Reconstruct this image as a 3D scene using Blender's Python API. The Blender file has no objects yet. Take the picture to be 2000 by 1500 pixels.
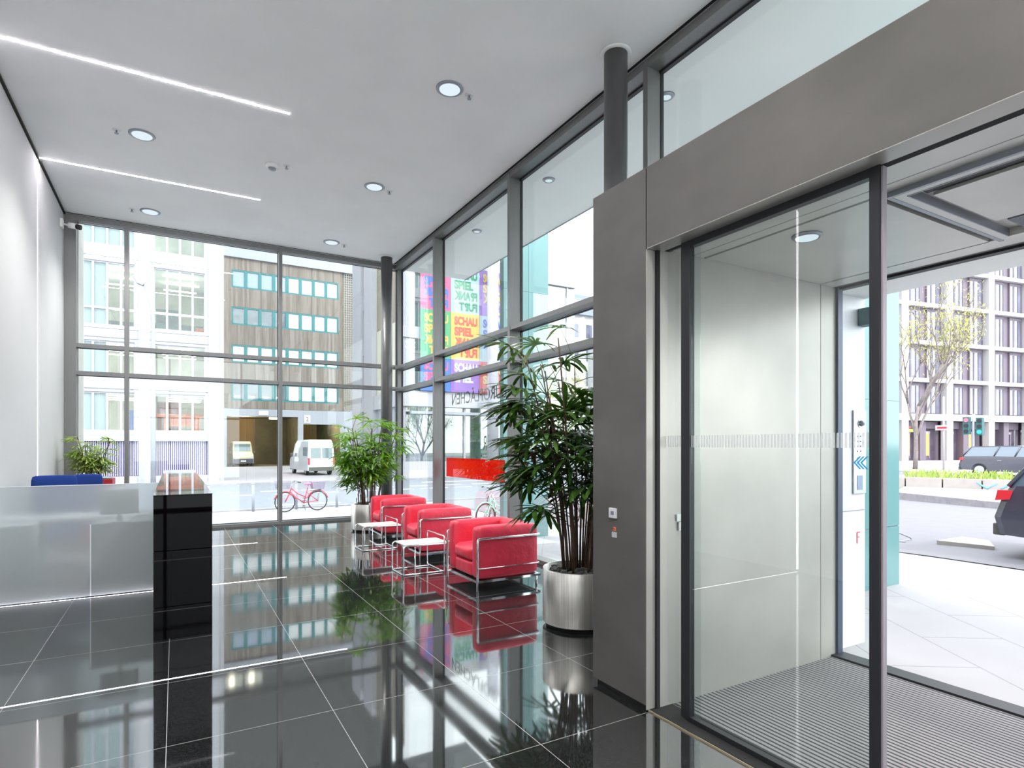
import bpy, bmesh, math, random
from mathutils import Vector, Matrix
R = math.radians
S = bpy.context.scene
C = S.collection
random.seed(7)

# ------------------------------------------------------------------ materials
def nodes(name):
    m = bpy.data.materials.new(name); m.use_nodes = True
    nt = m.node_tree; nt.nodes.clear()
    out = nt.nodes.new('ShaderNodeOutputMaterial')
    return m, nt, out
def N(nt, t, **kw):
    n = nt.nodes.new(t)
    for k, v in kw.items():
        if k in n.inputs.keys(): n.inputs[k].default_value = v
        else: setattr(n, k, v)
    return n
def col(c): return (c[0], c[1], c[2], 1.0)
def srgb(r, g, b, k=1.0):
    f = lambda v: k*((v/255/12.92) if v/255 <= .04045 else ((v/255+.055)/1.055)**2.4)
    return (f(r), f(g), f(b))
def pbr(name, c, rough=.5, metal=0, ior=1.5, noise=0, nscale=8, bump=0, bscale=20, c2=None, stretch=None, trans=0, coat=0, detail=3):
    m, nt, out = nodes(name)
    b = N(nt, 'ShaderNodeBsdfPrincipled'); nt.links.new(b.outputs[0], out.inputs[0])
    b.inputs['Base Color'].default_value = col(c); b.inputs['Roughness'].default_value = rough
    b.inputs['Metallic'].default_value = metal; b.inputs['IOR'].default_value = ior
    b.inputs['Transmission Weight'].default_value = trans; b.inputs['Coat Weight'].default_value = coat
    tc = N(nt, 'ShaderNodeTexCoord'); src = tc.outputs['Object']
    if stretch:
        mp = N(nt, 'ShaderNodeMapping'); mp.inputs['Scale'].default_value = stretch
        nt.links.new(src, mp.inputs[0]); src = mp.outputs[0]
    if noise or c2:
        n = N(nt, 'ShaderNodeTexNoise', Scale=nscale, Detail=detail); nt.links.new(src, n.inputs['Vector'])
        r = N(nt, 'ShaderNodeValToRGB')
        r.color_ramp.elements[0].position = .3; r.color_ramp.elements[1].position = .7
        a = c2 if c2 else tuple(v*(1-noise) for v in c)
        r.color_ramp.elements[0].color = col(a)
        r.color_ramp.elements[1].color = col(c if c2 else tuple(min(1, v*(1+noise)) for v in c))
        nt.links.new(n.outputs['Fac'], r.inputs[0]); nt.links.new(r.outputs[0], b.inputs['Base Color'])
    if bump:
        n2 = N(nt, 'ShaderNodeTexNoise', Scale=bscale, Detail=3); nt.links.new(src, n2.inputs['Vector'])
        bp = N(nt, 'ShaderNodeBump', Strength=bump, Distance=.02); nt.links.new(n2.outputs['Fac'], bp.inputs['Height'])
        nt.links.new(bp.outputs[0], b.inputs['Normal'])
    return m
def emit(name, c, s):
    m, nt, out = nodes(name)
    e = N(nt, 'ShaderNodeEmission', Strength=s); e.inputs[0].default_value = col(c)
    nt.links.new(e.outputs[0], out.inputs[0]); return m
def glass(name, tint=(1, 1, 1), f0=.05, rough=0.0, alpha=0.0, body=(.8, .8, .8)):
    # thin architectural pane: clear with a Schlick reflection, optionally a share of opaque film
    m, nt, out = nodes(name)
    lw = N(nt, 'ShaderNodeLayerWeight', Blend=.5)
    p = N(nt, 'ShaderNodeMath', operation='POWER'); p.inputs[1].default_value = 4.2; nt.links.new(lw.outputs['Facing'], p.inputs[0])
    mu = N(nt, 'ShaderNodeMath', operation='MULTIPLY_ADD'); mu.inputs[1].default_value = 1-f0; mu.inputs[2].default_value = f0
    nt.links.new(p.outputs[0], mu.inputs[0])
    t = N(nt, 'ShaderNodeBsdfTransparent'); t.inputs[0].default_value = col(tint)
    g = N(nt, 'ShaderNodeBsdfGlossy', Roughness=rough); g.inputs[0].default_value = (1, 1, 1, 1)
    src = t.outputs[0]
    if alpha:
        d = N(nt, 'ShaderNodeBsdfDiffuse'); d.inputs[0].default_value = col(body)
        tr = N(nt, 'ShaderNodeBsdfTranslucent'); tr.inputs[0].default_value = col(body)
        a1 = N(nt, 'ShaderNodeMixShader', Fac=.5); nt.links.new(d.outputs[0], a1.inputs[1]); nt.links.new(tr.outputs[0], a1.inputs[2])
        a2 = N(nt, 'ShaderNodeMixShader', Fac=alpha); nt.links.new(t.outputs[0], a2.inputs[1]); nt.links.new(a1.outputs[0], a2.inputs[2])
        src = a2.outputs[0]
    mx = N(nt, 'ShaderNodeMixShader'); nt.links.new(mu.outputs[0], mx.inputs[0])
    nt.links.new(src, mx.inputs[1]); nt.links.new(g.outputs[0], mx.inputs[2]); nt.links.new(mx.outputs[0], out.inputs[0])
    return m
def leafmat(name, c, c2, trans=.35, rough=.35):
    m, nt, out = nodes(name)
    b = N(nt, 'ShaderNodeBsdfPrincipled', Roughness=rough)
    tc = N(nt, 'ShaderNodeTexCoord'); n = N(nt, 'ShaderNodeTexNoise', Scale=5.0, Detail=2); nt.links.new(tc.outputs['Object'], n.inputs['Vector'])
    r = N(nt, 'ShaderNodeValToRGB'); r.color_ramp.elements[0].position = .35; r.color_ramp.elements[1].position = .65
    r.color_ramp.elements[0].color = col(c); r.color_ramp.elements[1].color = col(c2)
    nt.links.new(n.outputs['Fac'], r.inputs[0]); nt.links.new(r.outputs[0], b.inputs['Base Color'])
    t = N(nt, 'ShaderNodeBsdfTranslucent'); nt.links.new(r.outputs[0], t.inputs[0])
    mx = N(nt, 'ShaderNodeMixShader', Fac=trans); nt.links.new(b.outputs[0], mx.inputs[1]); nt.links.new(t.outputs[0], mx.inputs[2])
    nt.links.new(mx.outputs[0], out.inputs[0]); return m

def floor_mat():
    m, nt, out = nodes('polished dark granite tiles')
    b = N(nt, 'ShaderNodeBsdfPrincipled', IOR=3.1); nt.links.new(b.outputs[0], out.inputs[0])
    tc = N(nt, 'ShaderNodeTexCoord'); sp = N(nt, 'ShaderNodeSeparateXYZ'); nt.links.new(tc.outputs['Object'], sp.inputs[0])
    def line(sock, off, per, w):
        a = N(nt, 'ShaderNodeMath', operation='SUBTRACT'); nt.links.new(sock, a.inputs[0]); a.inputs[1].default_value = off - 50*per
        d = N(nt, 'ShaderNodeMath', operation='DIVIDE'); nt.links.new(a.outputs[0], d.inputs[0]); d.inputs[1].default_value = per
        f = N(nt, 'ShaderNodeMath', operation='FRACT'); nt.links.new(d.outputs[0], f.inputs[0])
        c = N(nt, 'ShaderNodeMath', operation='LESS_THAN'); nt.links.new(f.outputs[0], c.inputs[0]); c.inputs[1].default_value = w/per
        return c.outputs[0]
    lx = line(sp.outputs['X'], 1.08, .815, .0032); ly = line(sp.outputs['Y'], 4.374, .907, .0032)
    mxl = N(nt, 'ShaderNodeMath', operation='MAXIMUM'); nt.links.new(lx, mxl.inputs[0]); nt.links.new(ly, mxl.inputs[1])
    n = N(nt, 'ShaderNodeTexNoise', Scale=180.0, Detail=2); nt.links.new(tc.outputs['Object'], n.inputs['Vector'])
    n3 = N(nt, 'ShaderNodeTexNoise', Scale=1.3, Detail=4); nt.links.new(tc.outputs['Object'], n3.inputs['Vector'])
    r = N(nt, 'ShaderNodeValToRGB'); r.color_ramp.elements[0].position = .45; r.color_ramp.elements[1].position = .75
    r.color_ramp.elements[0].color = col((.006, .0065, .007)); r.color_ramp.elements[1].color = col((.042, .045, .045))
    nt.links.new(n.outputs['Fac'], r.inputs[0])
    mc = N(nt, 'ShaderNodeMix', data_type='RGBA'); nt.links.new(mxl.outputs[0], mc.inputs['Factor'])
    nt.links.new(r.outputs[0], mc.inputs['A']); mc.inputs['B'].default_value = col((.20, .195, .185)); nt.links.new(mc.outputs['Result'], b.inputs['Base Color'])
    rr = N(nt, 'ShaderNodeMapRange'); rr.inputs['From Min'].default_value = .35; rr.inputs['From Max'].default_value = .8
    rr.inputs['To Min'].default_value = .025; rr.inputs['To Max'].default_value = .085
    nt.links.new(n3.outputs['Fac'], rr.inputs['Value'])
    m2 = N(nt, 'ShaderNodeMath', operation='MULTIPLY_ADD'); m2.inputs[1].default_value = .5; nt.links.new(mxl.outputs[0], m2.inputs[0]); nt.links.new(rr.outputs[0], m2.inputs[2])
    nt.links.new(m2.outputs[0], b.inputs['Roughness'])
    return m
def stripes_mat(name, ca, cb, per, axis='X', duty=.5, rough=.8, noise=0):
    m, nt, out = nodes(name)
    b = N(nt, 'ShaderNodeBsdfPrincipled', Roughness=rough); nt.links.new(b.outputs[0], out.inputs[0])
    tc = N(nt, 'ShaderNodeTexCoord'); sp = N(nt, 'ShaderNodeSeparateXYZ'); nt.links.new(tc.outputs['Object'], sp.inputs[0])
    a = N(nt, 'ShaderNodeMath', operation='MULTIPLY_ADD'); a.inputs[1].default_value = 1/per; a.inputs[2].default_value = 500.0
    nt.links.new(sp.outputs[axis], a.inputs[0])
    f = N(nt, 'ShaderNodeMath', operation='FRACT'); nt.links.new(a.outputs[0], f.inputs[0])
    c = N(nt, 'ShaderNodeMath', operation='LESS_THAN'); nt.links.new(f.outputs[0], c.inputs[0]); c.inputs[1].default_value = duty
    mc = N(nt, 'ShaderNodeMix', data_type='RGBA'); nt.links.new(c.outputs[0], mc.inputs['Factor'])
    mc.inputs['A'].default_value = col(ca); mc.inputs['B'].default_value = col(cb)
    if noise:
        n = N(nt, 'ShaderNodeTexNoise', Scale=noise, Detail=3); nt.links.new(tc.outputs['Object'], n.inputs['Vector'])
        mm = N(nt, 'ShaderNodeMix', data_type='RGBA', blend_type='MULTIPLY'); mm.inputs['Factor'].default_value = .5
        nt.links.new(mc.outputs['Result'], mm.inputs['A']); nt.links.new(n.outputs['Fac'], mm.inputs['B']); nt.links.new(mm.outputs['Result'], b.inputs['Base Color'])
    else: nt.links.new(mc.outputs['Result'], b.inputs['Base Color'])
    return m
def paving_mat():
    m, nt, out = nodes('light grey paving slabs')
    b = N(nt, 'ShaderNodeBsdfPrincipled', Roughness=.85); nt.links.new(b.outputs[0], out.inputs[0])
    tc = N(nt, 'ShaderNodeTexCoord'); mp = N(nt, 'ShaderNodeMapping'); mp.inputs['Rotation'].default_value = (0, 0, R(-56.3))
    nt.links.new(tc.outputs['Object'], mp.inputs[0])
    br = N(nt, 'ShaderNodeTexBrick', Scale=1.0); nt.links.new(mp.outputs[0], br.inputs['Vector'])
    br.inputs['Brick Width'].default_value = 1.3; br.inputs['Row Height'].default_value = .62; br.inputs['Mortar Size'].default_value = .006
    br.inputs['Color1'].default_value = col((.365, .35, .365)); br.inputs['Color2'].default_value = col((.365, .35, .365)); br.inputs['Mortar'].default_value = col((.25, .24, .26))
    n = N(nt, 'ShaderNodeTexNoise', Scale=1.4, Detail=6); nt.links.new(tc.outputs['Object'], n.inputs['Vector'])
    mr = N(nt, 'ShaderNodeMapRange'); mr.inputs['To Min'].default_value = .88; mr.inputs['To Max'].default_value = 1.06; nt.links.new(n.outputs['Fac'], mr.inputs['Value'])
    mm = N(nt, 'ShaderNodeMix', data_type='RGBA', blend_type='MULTIPLY'); mm.inputs['Factor'].default_value = 1
    nt.links.new(br.outputs['Color'], mm.inputs['A']); nt.links.new(mr.outputs[0], mm.inputs['B']); nt.links.new(mm.outputs['Result'], b.inputs['Base Color'])
    return m
def boards_mat():
    m, nt, out = nodes('weathered vertical boards')
    b = N(nt, 'ShaderNodeBsdfPrincipled', Roughness=.8); nt.links.new(b.outputs[0], out.inputs[0])
    tc = N(nt, 'ShaderNodeTexCoord'); sp = N(nt, 'ShaderNodeSeparateXYZ'); nt.links.new(tc.outputs['Object'], sp.inputs[0])
    a = N(nt, 'ShaderNodeMath', operation='MULTIPLY'); a.inputs[1].default_value = 4.6; nt.links.new(sp.outputs['X'], a.inputs[0])
    f = N(nt, 'ShaderNodeMath', operation='FLOOR'); nt.links.new(a.outputs[0], f.inputs[0])
    a2 = N(nt, 'ShaderNodeMath', operation='MULTIPLY_ADD'); a2.inputs[1].default_value = .13; nt.links.new(sp.outputs['Z'], a2.inputs[0])
    nt.links.new(f.outputs[0], a2.inputs[2])
    f2 = N(nt, 'ShaderNodeMath', operation='FLOOR'); nt.links.new(a2.outputs[0], f2.inputs[0])
    cb = N(nt, 'ShaderNodeCombineXYZ'); nt.links.new(f.outputs[0], cb.inputs[0]); nt.links.new(f2.outputs[0], cb.inputs[1])
    w = N(nt, 'ShaderNodeTexWhiteNoise'); nt.links.new(cb.outputs[0], w.inputs['Vector'])
    n = N(nt, 'ShaderNodeTexNoise', Scale=1.5, Detail=5); mp = N(nt, 'ShaderNodeMapping'); mp.inputs['Scale'].default_value = (8, 1, .5)
    nt.links.new(tc.outputs['Object'], mp.inputs[0]); nt.links.new(mp.outputs[0], n.inputs['Vector'])
    ad = N(nt, 'ShaderNodeMath', operation='MULTIPLY_ADD'); ad.inputs[1].default_value = .5
    nt.links.new(w.outputs['Value'], ad.inputs[0]); nt.links.new(n.outputs['Fac'], ad.inputs[2])
    r = N(nt, 'ShaderNodeValToRGB'); r.color_ramp.elements[0].position = .3; r.color_ramp.elements[1].position = 1.0
    r.color_ramp.elements[0].color = col(srgb(154, 141, 129, .37)); r.color_ramp.elements[1].color = col(srgb(210, 198, 186, .37))
    nt.links.new(ad.outputs[0], r.inputs[0]); nt.links.new(r.outputs[0], b.inputs['Base Color'])
    return m

M = dict(
    ceil=pbr('white ceiling plaster', (.93, .935, .93), .9, noise=.03, nscale=1.2),
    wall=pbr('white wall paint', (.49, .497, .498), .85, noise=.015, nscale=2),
    floor=floor_mat(),
    frame=pbr('grey anodised window frame', (.20, .20, .198), .42, metal=.45, noise=.05, nscale=30, stretch=(1, 1, .05)),
    black=pbr('black rubber', (.012, .012, .014), .5),
    gap=pbr('black shadow gap', (.01, .01, .01), .9),
    pane=glass('clear window glass', (.955, .985, .978), .035),
    dpane=glass('clear door glass', (.93, .965, .955), .035),
    steel=pbr('blasted steel cladding', (.114, .108, .100), .42, metal=.35, noise=.17, nscale=1.7, detail=6, stretch=(1, 1.0, 1.7)),  # shaded tone of the one cladding steel
    steel_lit=pbr('lit blasted steel cladding', (.44, .422, .39), .34, metal=.3, noise=.08, nscale=2.2, detail=5),  # same steel again, with the daylight on it put into the colour
    vceil=pbr('porch ceiling panel', (.66, .65, .61), .35, metal=.2, noise=.05, nscale=3, detail=5),
    dark=pbr('dark door profile', (.02, .022, .026), .35, metal=.3),
    column=pbr('dark grey column paint', (.095, .095, .095), .38, metal=.2),
    chrome=pbr('chrome', (.86, .87, .88), .07, metal=1),
    leather=pbr('red leather', srgb(232, 62, 86), .36, c2=srgb(216, 52, 74), nscale=3, bump=.45, bscale=9),
    planter=pbr('brushed steel planter', (.80, .78, .73), .33, metal=.85, noise=.12, nscale=14, stretch=(6, 6, .1)),
    pebble=pbr('grey pebbles', (.13, .125, .12), .5, c2=(.035, .035, .035), nscale=9),
    leaf_dark=leafmat('dark green palm leaf', (.018, .055, .006), (.05, .13, .014), .28),
    leaf_backlit=leafmat('green palm leaf', (.09, .24, .012), (.22, .42, .03), .45),  # backlight put into the colour, brighter than the near palm
    leaf_pale=leafmat('pale variegated leaf', (.20, .36, .04), (.52, .60, .18), .45),
    cane=pbr('brown palm cane', (.10, .05, .028), .7, noise=.3, nscale=20),
    canegreen=pbr('green petiole', (.06, .12, .015), .5),
    counter=pbr('black glass counter', (.0015, .001, .0015), .02, ior=1.18),
    edge=pbr('white glass edge', (.8, .82, .84), .3),
    white=pbr('white laminate', (.74, .76, .77), .45),
    deskgrey=pbr('mid grey laminate', (.20, .205, .21), .5),
    grey=pbr('light grey laminate', (.40, .41, .42), .5),
    blue=pbr('blue chair fabric', srgb(14, 52, 128), .9, bump=.2, bscale=200),
    pblue=pbr('pale blue plastic', srgb(90, 115, 195), .6),
    redbox=pbr('red planter', srgb(165, 22, 34), .4),
    screen=pbr('grey screen', (.26, .31, .27), .25),
    led=emit('led strip', (1, .93, 1), 5.5), ledc=emit('ceiling led strip', (1, .95, 1), 60),
    lamp=emit('frosted lamp glass', (.80, .92, 1), .42),
    ring=pbr('grey lamp ring', (.30, .32, .36), .4, metal=.6),
    plastic=pbr('white plastic', (.8, .8, .79), .4),
    tabletop=pbr('pale grey tabletop', (.66, .66, .63), .30),
    mat=stripes_mat('entrance mat strips', (.05, .048, .052), (.36, .34, .35), .034, 'X', .62, .9, 160),
    film=glass('red translucent film', (.95, .16, .10), .03, 0, .35, (.85, .03, .02)),
    letter=pbr('dark adhesive lettering', (.13, .13, .12), .6),
    mark=glass('frosted safety mark', (.9, .9, .9), .03, 0, .45, (.75, .76, .77)),
    chev=pbr('light blue arrow film', srgb(40, 160, 215), .5),
    turq=pbr('turquoise glass cladding', srgb(156, 214, 216, .41), .18, noise=.02, nscale=.7),
    soffit=pbr('pale canopy plaster', (.95, .965, .93), .85, noise=.02, nscale=1),
    paving=paving_mat(), islandpave=pbr('pale island surface', (.34, .33, .34), .85, noise=.05, nscale=2),
    asphalt=pbr('pale asphalt', (.20, .21, .235), .85, noise=.08, nscale=3, detail=6),
    rightroad=pbr('sun bleached asphalt', (.185, .18, .195), .85, noise=.04, nscale=3, detail=6),
    paint=pbr('white road paint', (.88, .88, .88), .6),
    kerb=pbr('granite kerb', (.28, .265, .285), .8, noise=.15, nscale=6),
    wfac=pbr('white facade panel', (.385, .385, .415), .55, noise=.015, nscale=3),
    wframe=pbr('white window frame', (.36, .355, .40), .4),
    blinds=pbr('white blind', (.42, .44, .46), .7, noise=.03, nscale=1),
    office=pbr('office interior wall', (.50, .49, .42), .8, noise=.25, nscale=.8, detail=3),
    officedark=pbr('office furniture', (.13, .17, .18), .7),
    uppershade=pbr('shaded upper storey', (.06, .062, .06), .7),  # shade under the overhang put into the colour
    orange=pbr('orange shelving', srgb(235, 110, 50), .6),
    brown=pbr('brown partition', srgb(120, 75, 75), .7),
    olamp=emit('office ceiling lamp', (1, .90, .68), 5),
    slat=pbr('violet slat grille', srgb(120, 105, 165, .7), .6),
    wslat=pbr('white slat', (.52, .51, .58), .5),
    boards=boards_mat(),
    teal=pbr('teal window frame', srgb(60, 142, 145, .65), .5),
    tpane=pbr('reflecting office glass', (.27, .34, .42), .08, ior=1.6),
    tdark=pbr('dark office glass', (.10, .14, .16), .06, ior=1.9, noise=.3, nscale=1),
    twhite=pbr('white office pane', (.66, .67, .68), .6),  # opaque white for the pale window panes
    band=pbr('grey concrete band', (.33, .35, .39), .7),
    tan=pbr('tan render', srgb(176, 165, 145, .6), .85, noise=.05, nscale=.5),
    cream=pbr('cream sunlit wall and partition', srgb(228, 220, 200, .7), .85),
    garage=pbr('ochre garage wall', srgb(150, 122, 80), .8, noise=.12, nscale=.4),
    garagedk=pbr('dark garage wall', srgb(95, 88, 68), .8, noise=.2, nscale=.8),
    vanwhite=pbr('white van paint', (.60, .61, .62), .25, coat=.5),
    vanglass=pbr('van window glass', (.14, .20, .21), .05, ior=1.8),
    tail=pbr('red lamp lens', srgb(220, 50, 60), .2),
    tyre=pbr('black tyre', (.02, .02, .02), .8),
    grime=pbr('dark bumper plastic', (.10, .10, .09), .7),
    carpaint=pbr('dark blue grey car paint', srgb(62, 66, 84, .7), .25, coat=.6, ior=1.7),
    carglass=pbr('car window glass', (.10, .14, .19), .04, ior=1.9),
    galv=pbr('galvanised grey post', (.30, .31, .36), .55),
    bikered=pbr('red bicycle paint', srgb(205, 55, 80), .35),
    bikegrey=pbr('silver bicycle paint', (.45, .46, .5), .35, metal=.3),
    bikegreen=pbr('mint bicycle paint', srgb(150, 225, 195), .4),
    rim=pbr('wheel rim', (.42, .43, .46), .35, metal=.6),
    basket=pbr('grey wire basket', (.22, .20, .26), .6),
    pink=pbr('pink saddle cover', srgb(230, 120, 165), .6),
    bag=pbr('olive bag', srgb(105, 105, 85), .8),
    signred=pbr('red sign film', srgb(225, 35, 40), .5),
    taupe=pbr('taupe sign board', srgb(170, 158, 152), .7),
    green=pbr('fresh grass', (.22, .36, .06), .8, c2=(.5, .55, .15), nscale=3),
    bark=pbr('grey bark', (.22, .19, .18), .9, noise=.2, nscale=6),
    bud=leafmat('young yellow green leaves', (.45, .48, .12), (.62, .60, .22), .5, .7),
    wallcon=pbr('pale concrete blocks', (.38, .345, .32), .85, noise=.08, nscale=3),
    lav=pbr('dark lilac facade panel', srgb(148, 136, 152, .50), .6),
    lavglass=pbr('tall office window glass', srgb(145, 150, 175, .50), .08, ior=1.8, noise=.35, nscale=.6),
    fwhite=pbr('white stone grid', (.43, .42, .43), .7),
    shop=emit('warm lit shop interior', (1, .50, .16), 1.1),
    shopdark=pbr('shopfront glass', (.12, .10, .14), .1, noise=.4, nscale=.8),
    sigred=emit('red signal light', (1, .08, .12), 2.5),
    siggreen=emit('green signal light', (.05, .9, .6), 1.3),
    sigbody=pbr('signal housing', srgb(45, 95, 100), .6),
    silver=pbr('satin aluminium', (.62, .62, .65), .3, metal=.7),
    lbox=pbr('thermostat face', (.55, .56, .58), .4),
    redF=pbr('pink red letter', srgb(225, 90, 110), .6),
    graf=pbr('light blue spray paint', srgb(120, 190, 225), .7),
    slate=pbr('slate roof', srgb(140, 150, 168), .7),
)
BANNER = {k: pbr(k + ' banner cloth', srgb(*v, .50), .7) for k, v in dict(
    pink=(245, 125, 172), green=(105, 202, 145), blue=(95, 148, 238), paleblue=(198, 226, 240), yellow=(250, 218, 115),
    purple=(175, 130, 222), red=(240, 105, 100), white=(238, 240, 248), salmon=(238, 108, 92), deepblue=(70, 95, 215), leaf=(65, 165, 125)).items()}

# ------------------------------------------------------------------ mesh helper
class MB:
    def __init__(s): s.bm = bmesh.new()
    def box(s, x0, x1, y0, y1, z0, z1, bevel=0):
        b = bmesh.ops.create_cube(s.bm, size=1)
        vs = b['verts']
        bmesh.ops.scale(s.bm, verts=vs, vec=(abs(x1-x0), abs(y1-y0), abs(z1-z0)))
        bmesh.ops.translate(s.bm, verts=vs, vec=((x0+x1)/2, (y0+y1)/2, (z0+z1)/2))
        if bevel:
            es = list({e for v in vs for e in v.link_edges})
            bmesh.ops.bevel(s.bm, geom=es, offset=bevel, segments=2, affect='EDGES', profile=.6)
        return s
    def tube(s, pts, r, n=8, closed=False, r2=None):
        pts = [Vector(p) for p in pts]; rings = []; up = None
        L = len(pts)
        for i, p in enumerate(pts):
            if closed: d = (pts[(i+1) % L]-pts[i-1])
            else: d = pts[min(i+1, L-1)]-pts[max(i-1, 0)]
            d.normalize()
            if up is None:
                up = Vector((0, 0, 1)) if abs(d.z) < .9 else Vector((1, 0, 0))
            a = d.cross(up)
            if a.length < 1e-4: a = d.cross(Vector((0, 1, 0)))
            a.normalize(); b = a.cross(d).normalized(); up = b
            rr = r if r2 is None else r+(r2-r)*i/(L-1)
            rings.append([s.bm.verts.new(p+(a*math.cos(t)+b*math.sin(t))*rr) for t in [2*math.pi*k/n for k in range(n)]])
        m = L if closed else L-1
        for i in range(m):
            A, B = rings[i], rings[(i+1) % L]
            for k in range(n):
                f = s.bm.faces.new((A[k], A[(k+1) % n], B[(k+1) % n], B[k])); f.smooth = True
        if not closed:
            s.bm.faces.new(rings[0][::-1]); s.bm.faces.new(rings[-1])
        return s
    def path(s, pts, r, rad=.03, n=8, closed=False, seg=5):
        # polyline with rounded corners
        P = [Vector(p) for p in pts]; out = []
        L = len(P)
        for i, p in enumerate(P):
            if not closed and i in (0, L-1): out.append(p); continue
            a = (P[i-1]-p); b = (P[(i+1) % L]-p); k = min(rad, a.length*.45, b.length*.45)
            a = p+a.normalized()*k; b = p+b.normalized()*k
            for j in range(seg+1):
                t = j/seg; out.append(a*(1-t)**2+p*2*t*(1-t)+b*t*t)
        return s.tube(out, r, n, closed)
    def cyl(s, x, y, z0, z1, r, r2=None, n=32, cap=True):
        r2 = r if r2 is None else r2
        A = [s.bm.verts.new((x+r*math.cos(2*math.pi*k/n), y+r*math.sin(2*math.pi*k/n), z0)) for k in range(n)]
        B = [s.bm.verts.new((x+r2*math.cos(2*math.pi*k/n), y+r2*math.sin(2*math.pi*k/n), z1)) for k in range(n)]
        for k in range(n):
            f = s.bm.faces.new((A[k], A[(k+1) % n], B[(k+1) % n], B[k])); f.smooth = True
        if cap: s.bm.faces.new(A[::-1]); s.bm.faces.new(B)
        return s
    def lathe(s, x, y, prof, n=40):
        rings = [[s.bm.verts.new((x+r*math.cos(2*math.pi*k/n), y+r*math.sin(2*math.pi*k/n), z)) for k in range(n)] for r, z in prof]
        for A, B in zip(rings, rings[1:]):
            for k in range(n):
                f = s.bm.faces.new((A[k], A[(k+1) % n], B[(k+1) % n], B[k])); f.smooth = True
        s.bm.faces.new(rings[0][::-1]); s.bm.faces.new(rings[-1])
        return s
    def prism(s, poly, axis, a, b, smooth=False):
        # poly in the plane of the two other axes (order xyz without axis)
        def mk(p, h):
            q = list(p); q.insert(axis, h); return s.bm.verts.new(q)
        A = [mk(p, a) for p in poly]; B = [mk(p, b) for p in poly]; n = len(poly)
        for k in range(n):
            f = s.bm.faces.new((A[k], A[(k+1) % n], B[(k+1) % n], B[k])); f.smooth = smooth
        s.bm.faces.new(A[::-1]); s.bm.faces.new(B)
        return s
    def torus(s, c, axis, Rr, r, n=40, m=6):
        pts = []
        ax = Vector(axis).normalized(); u = ax.orthogonal().normalized(); v = ax.cross(u)
        for k in range(n):
            t = 2*math.pi*k/n; pts.append(Vector(c)+(u*math.cos(t)+v*math.sin(t))*Rr)
        return s.tube(pts, r, m, True)
    def cushion(s, x0, x1, y0, y1, z0, z1, r=.04, puff=.008, cuts=9):
        tb = bmesh.new(); bmesh.ops.create_cube(tb, size=2)
        bmesh.ops.subdivide_edges(tb, edges=tb.edges[:], cuts=cuts, use_grid_fill=True)
        vs = tb.verts[:]
        c = Vector(((x0+x1)/2, (y0+y1)/2, (z0+z1)/2)); h = Vector(((x1-x0)/2, (y1-y0)/2, (z1-z0)/2))
        fs = set()
        for v in vs:
            q = v.co.copy()
            u = Vector([math.copysign(abs(t)**.75 if abs(t) < 1 else 1, t) for t in q])
            p = Vector((u.x*h.x, u.y*h.y, u.z*h.z))
            inner = Vector([max(-(h[i]-r), min(h[i]-r, p[i])) for i in range(3)])
            d = p-inner
            if d.length > 1e-6: p = inner+d.normalized()*min(r, d.length)
            bul = [(1-q[(i+1) % 3]**2)*(1-q[(i+2) % 3]**2) for i in range(3)]
            for i in range(3):
                if abs(q[i]) > .99: p[i] += math.copysign(puff*bul[i], q[i])
            v.co = c+p
            fs.update(v.link_faces)
        for f in fs: f.smooth = True
        me = bpy.data.meshes.new('tmp'); tb.to_mesh(me); tb.free(); s.bm.from_mesh(me); bpy.data.meshes.remove(me)
        return s
    def build(s, name, mat, parent=None, world=True, local_of=None):
        bmesh.ops.recalc_face_normals(s.bm, faces=s.bm.faces)
        me = bpy.data.meshes.new(name)
        o = bpy.data.objects.new(name, me); C.objects.link(o)
        s.bm.verts.ensure_lookup_table()
        if parent is not None:
            o.parent = parent
            if world:
                L = Vector((0, 0, 0)); p = parent
                while p: L += p.location; p = p.parent
                bmesh.ops.translate(s.bm, verts=s.bm.verts, vec=-L)
        else:
            xs = [v.co for v in s.bm.verts]
            L = Vector(((min(v.x for v in xs)+max(v.x for v in xs))/2, (min(v.y for v in xs)+max(v.y for v in xs))/2, min(v.z for v in xs)))
            bmesh.ops.translate(s.bm, verts=s.bm.verts, vec=-L); o.location = L
        s.bm.to_mesh(me); s.bm.free()
        me.materials.append(M[mat] if isinstance(mat, str) else mat)
        return o
def tag(o, label=None, cat=None, group=None, kind=None):
    if label: o['label'] = label
    if cat: o['category'] = cat
    if group: o['group'] = group
    if kind: o['kind'] = kind
    return o
def thing(name, loc, label, cat, group=None, rz=0, kind=None):
    o = bpy.data.objects.new(name, None); C.objects.link(o); o.location = loc; o.rotation_euler.z = rz
    o.empty_display_size = .1
    return tag(o, label, cat, group, kind)
def struct(name, loc=(0, 0, 0), label=None, cat=None):
    return thing(name, loc, label, cat, kind='structure')
def bx(name, mat, x0, x1, y0, y1, z0, z1, parent=None, bevel=0, world=True):
    return MB().box(x0, x1, y0, y1, z0, z1, bevel).build(name, mat, parent, world)
def copy_tree(o, parent=None):
    c = o.copy(); C.objects.link(c)
    if parent: c.parent = parent
    for ch in list(o.children): copy_tree(ch, c)
    return c
_font = None
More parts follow.
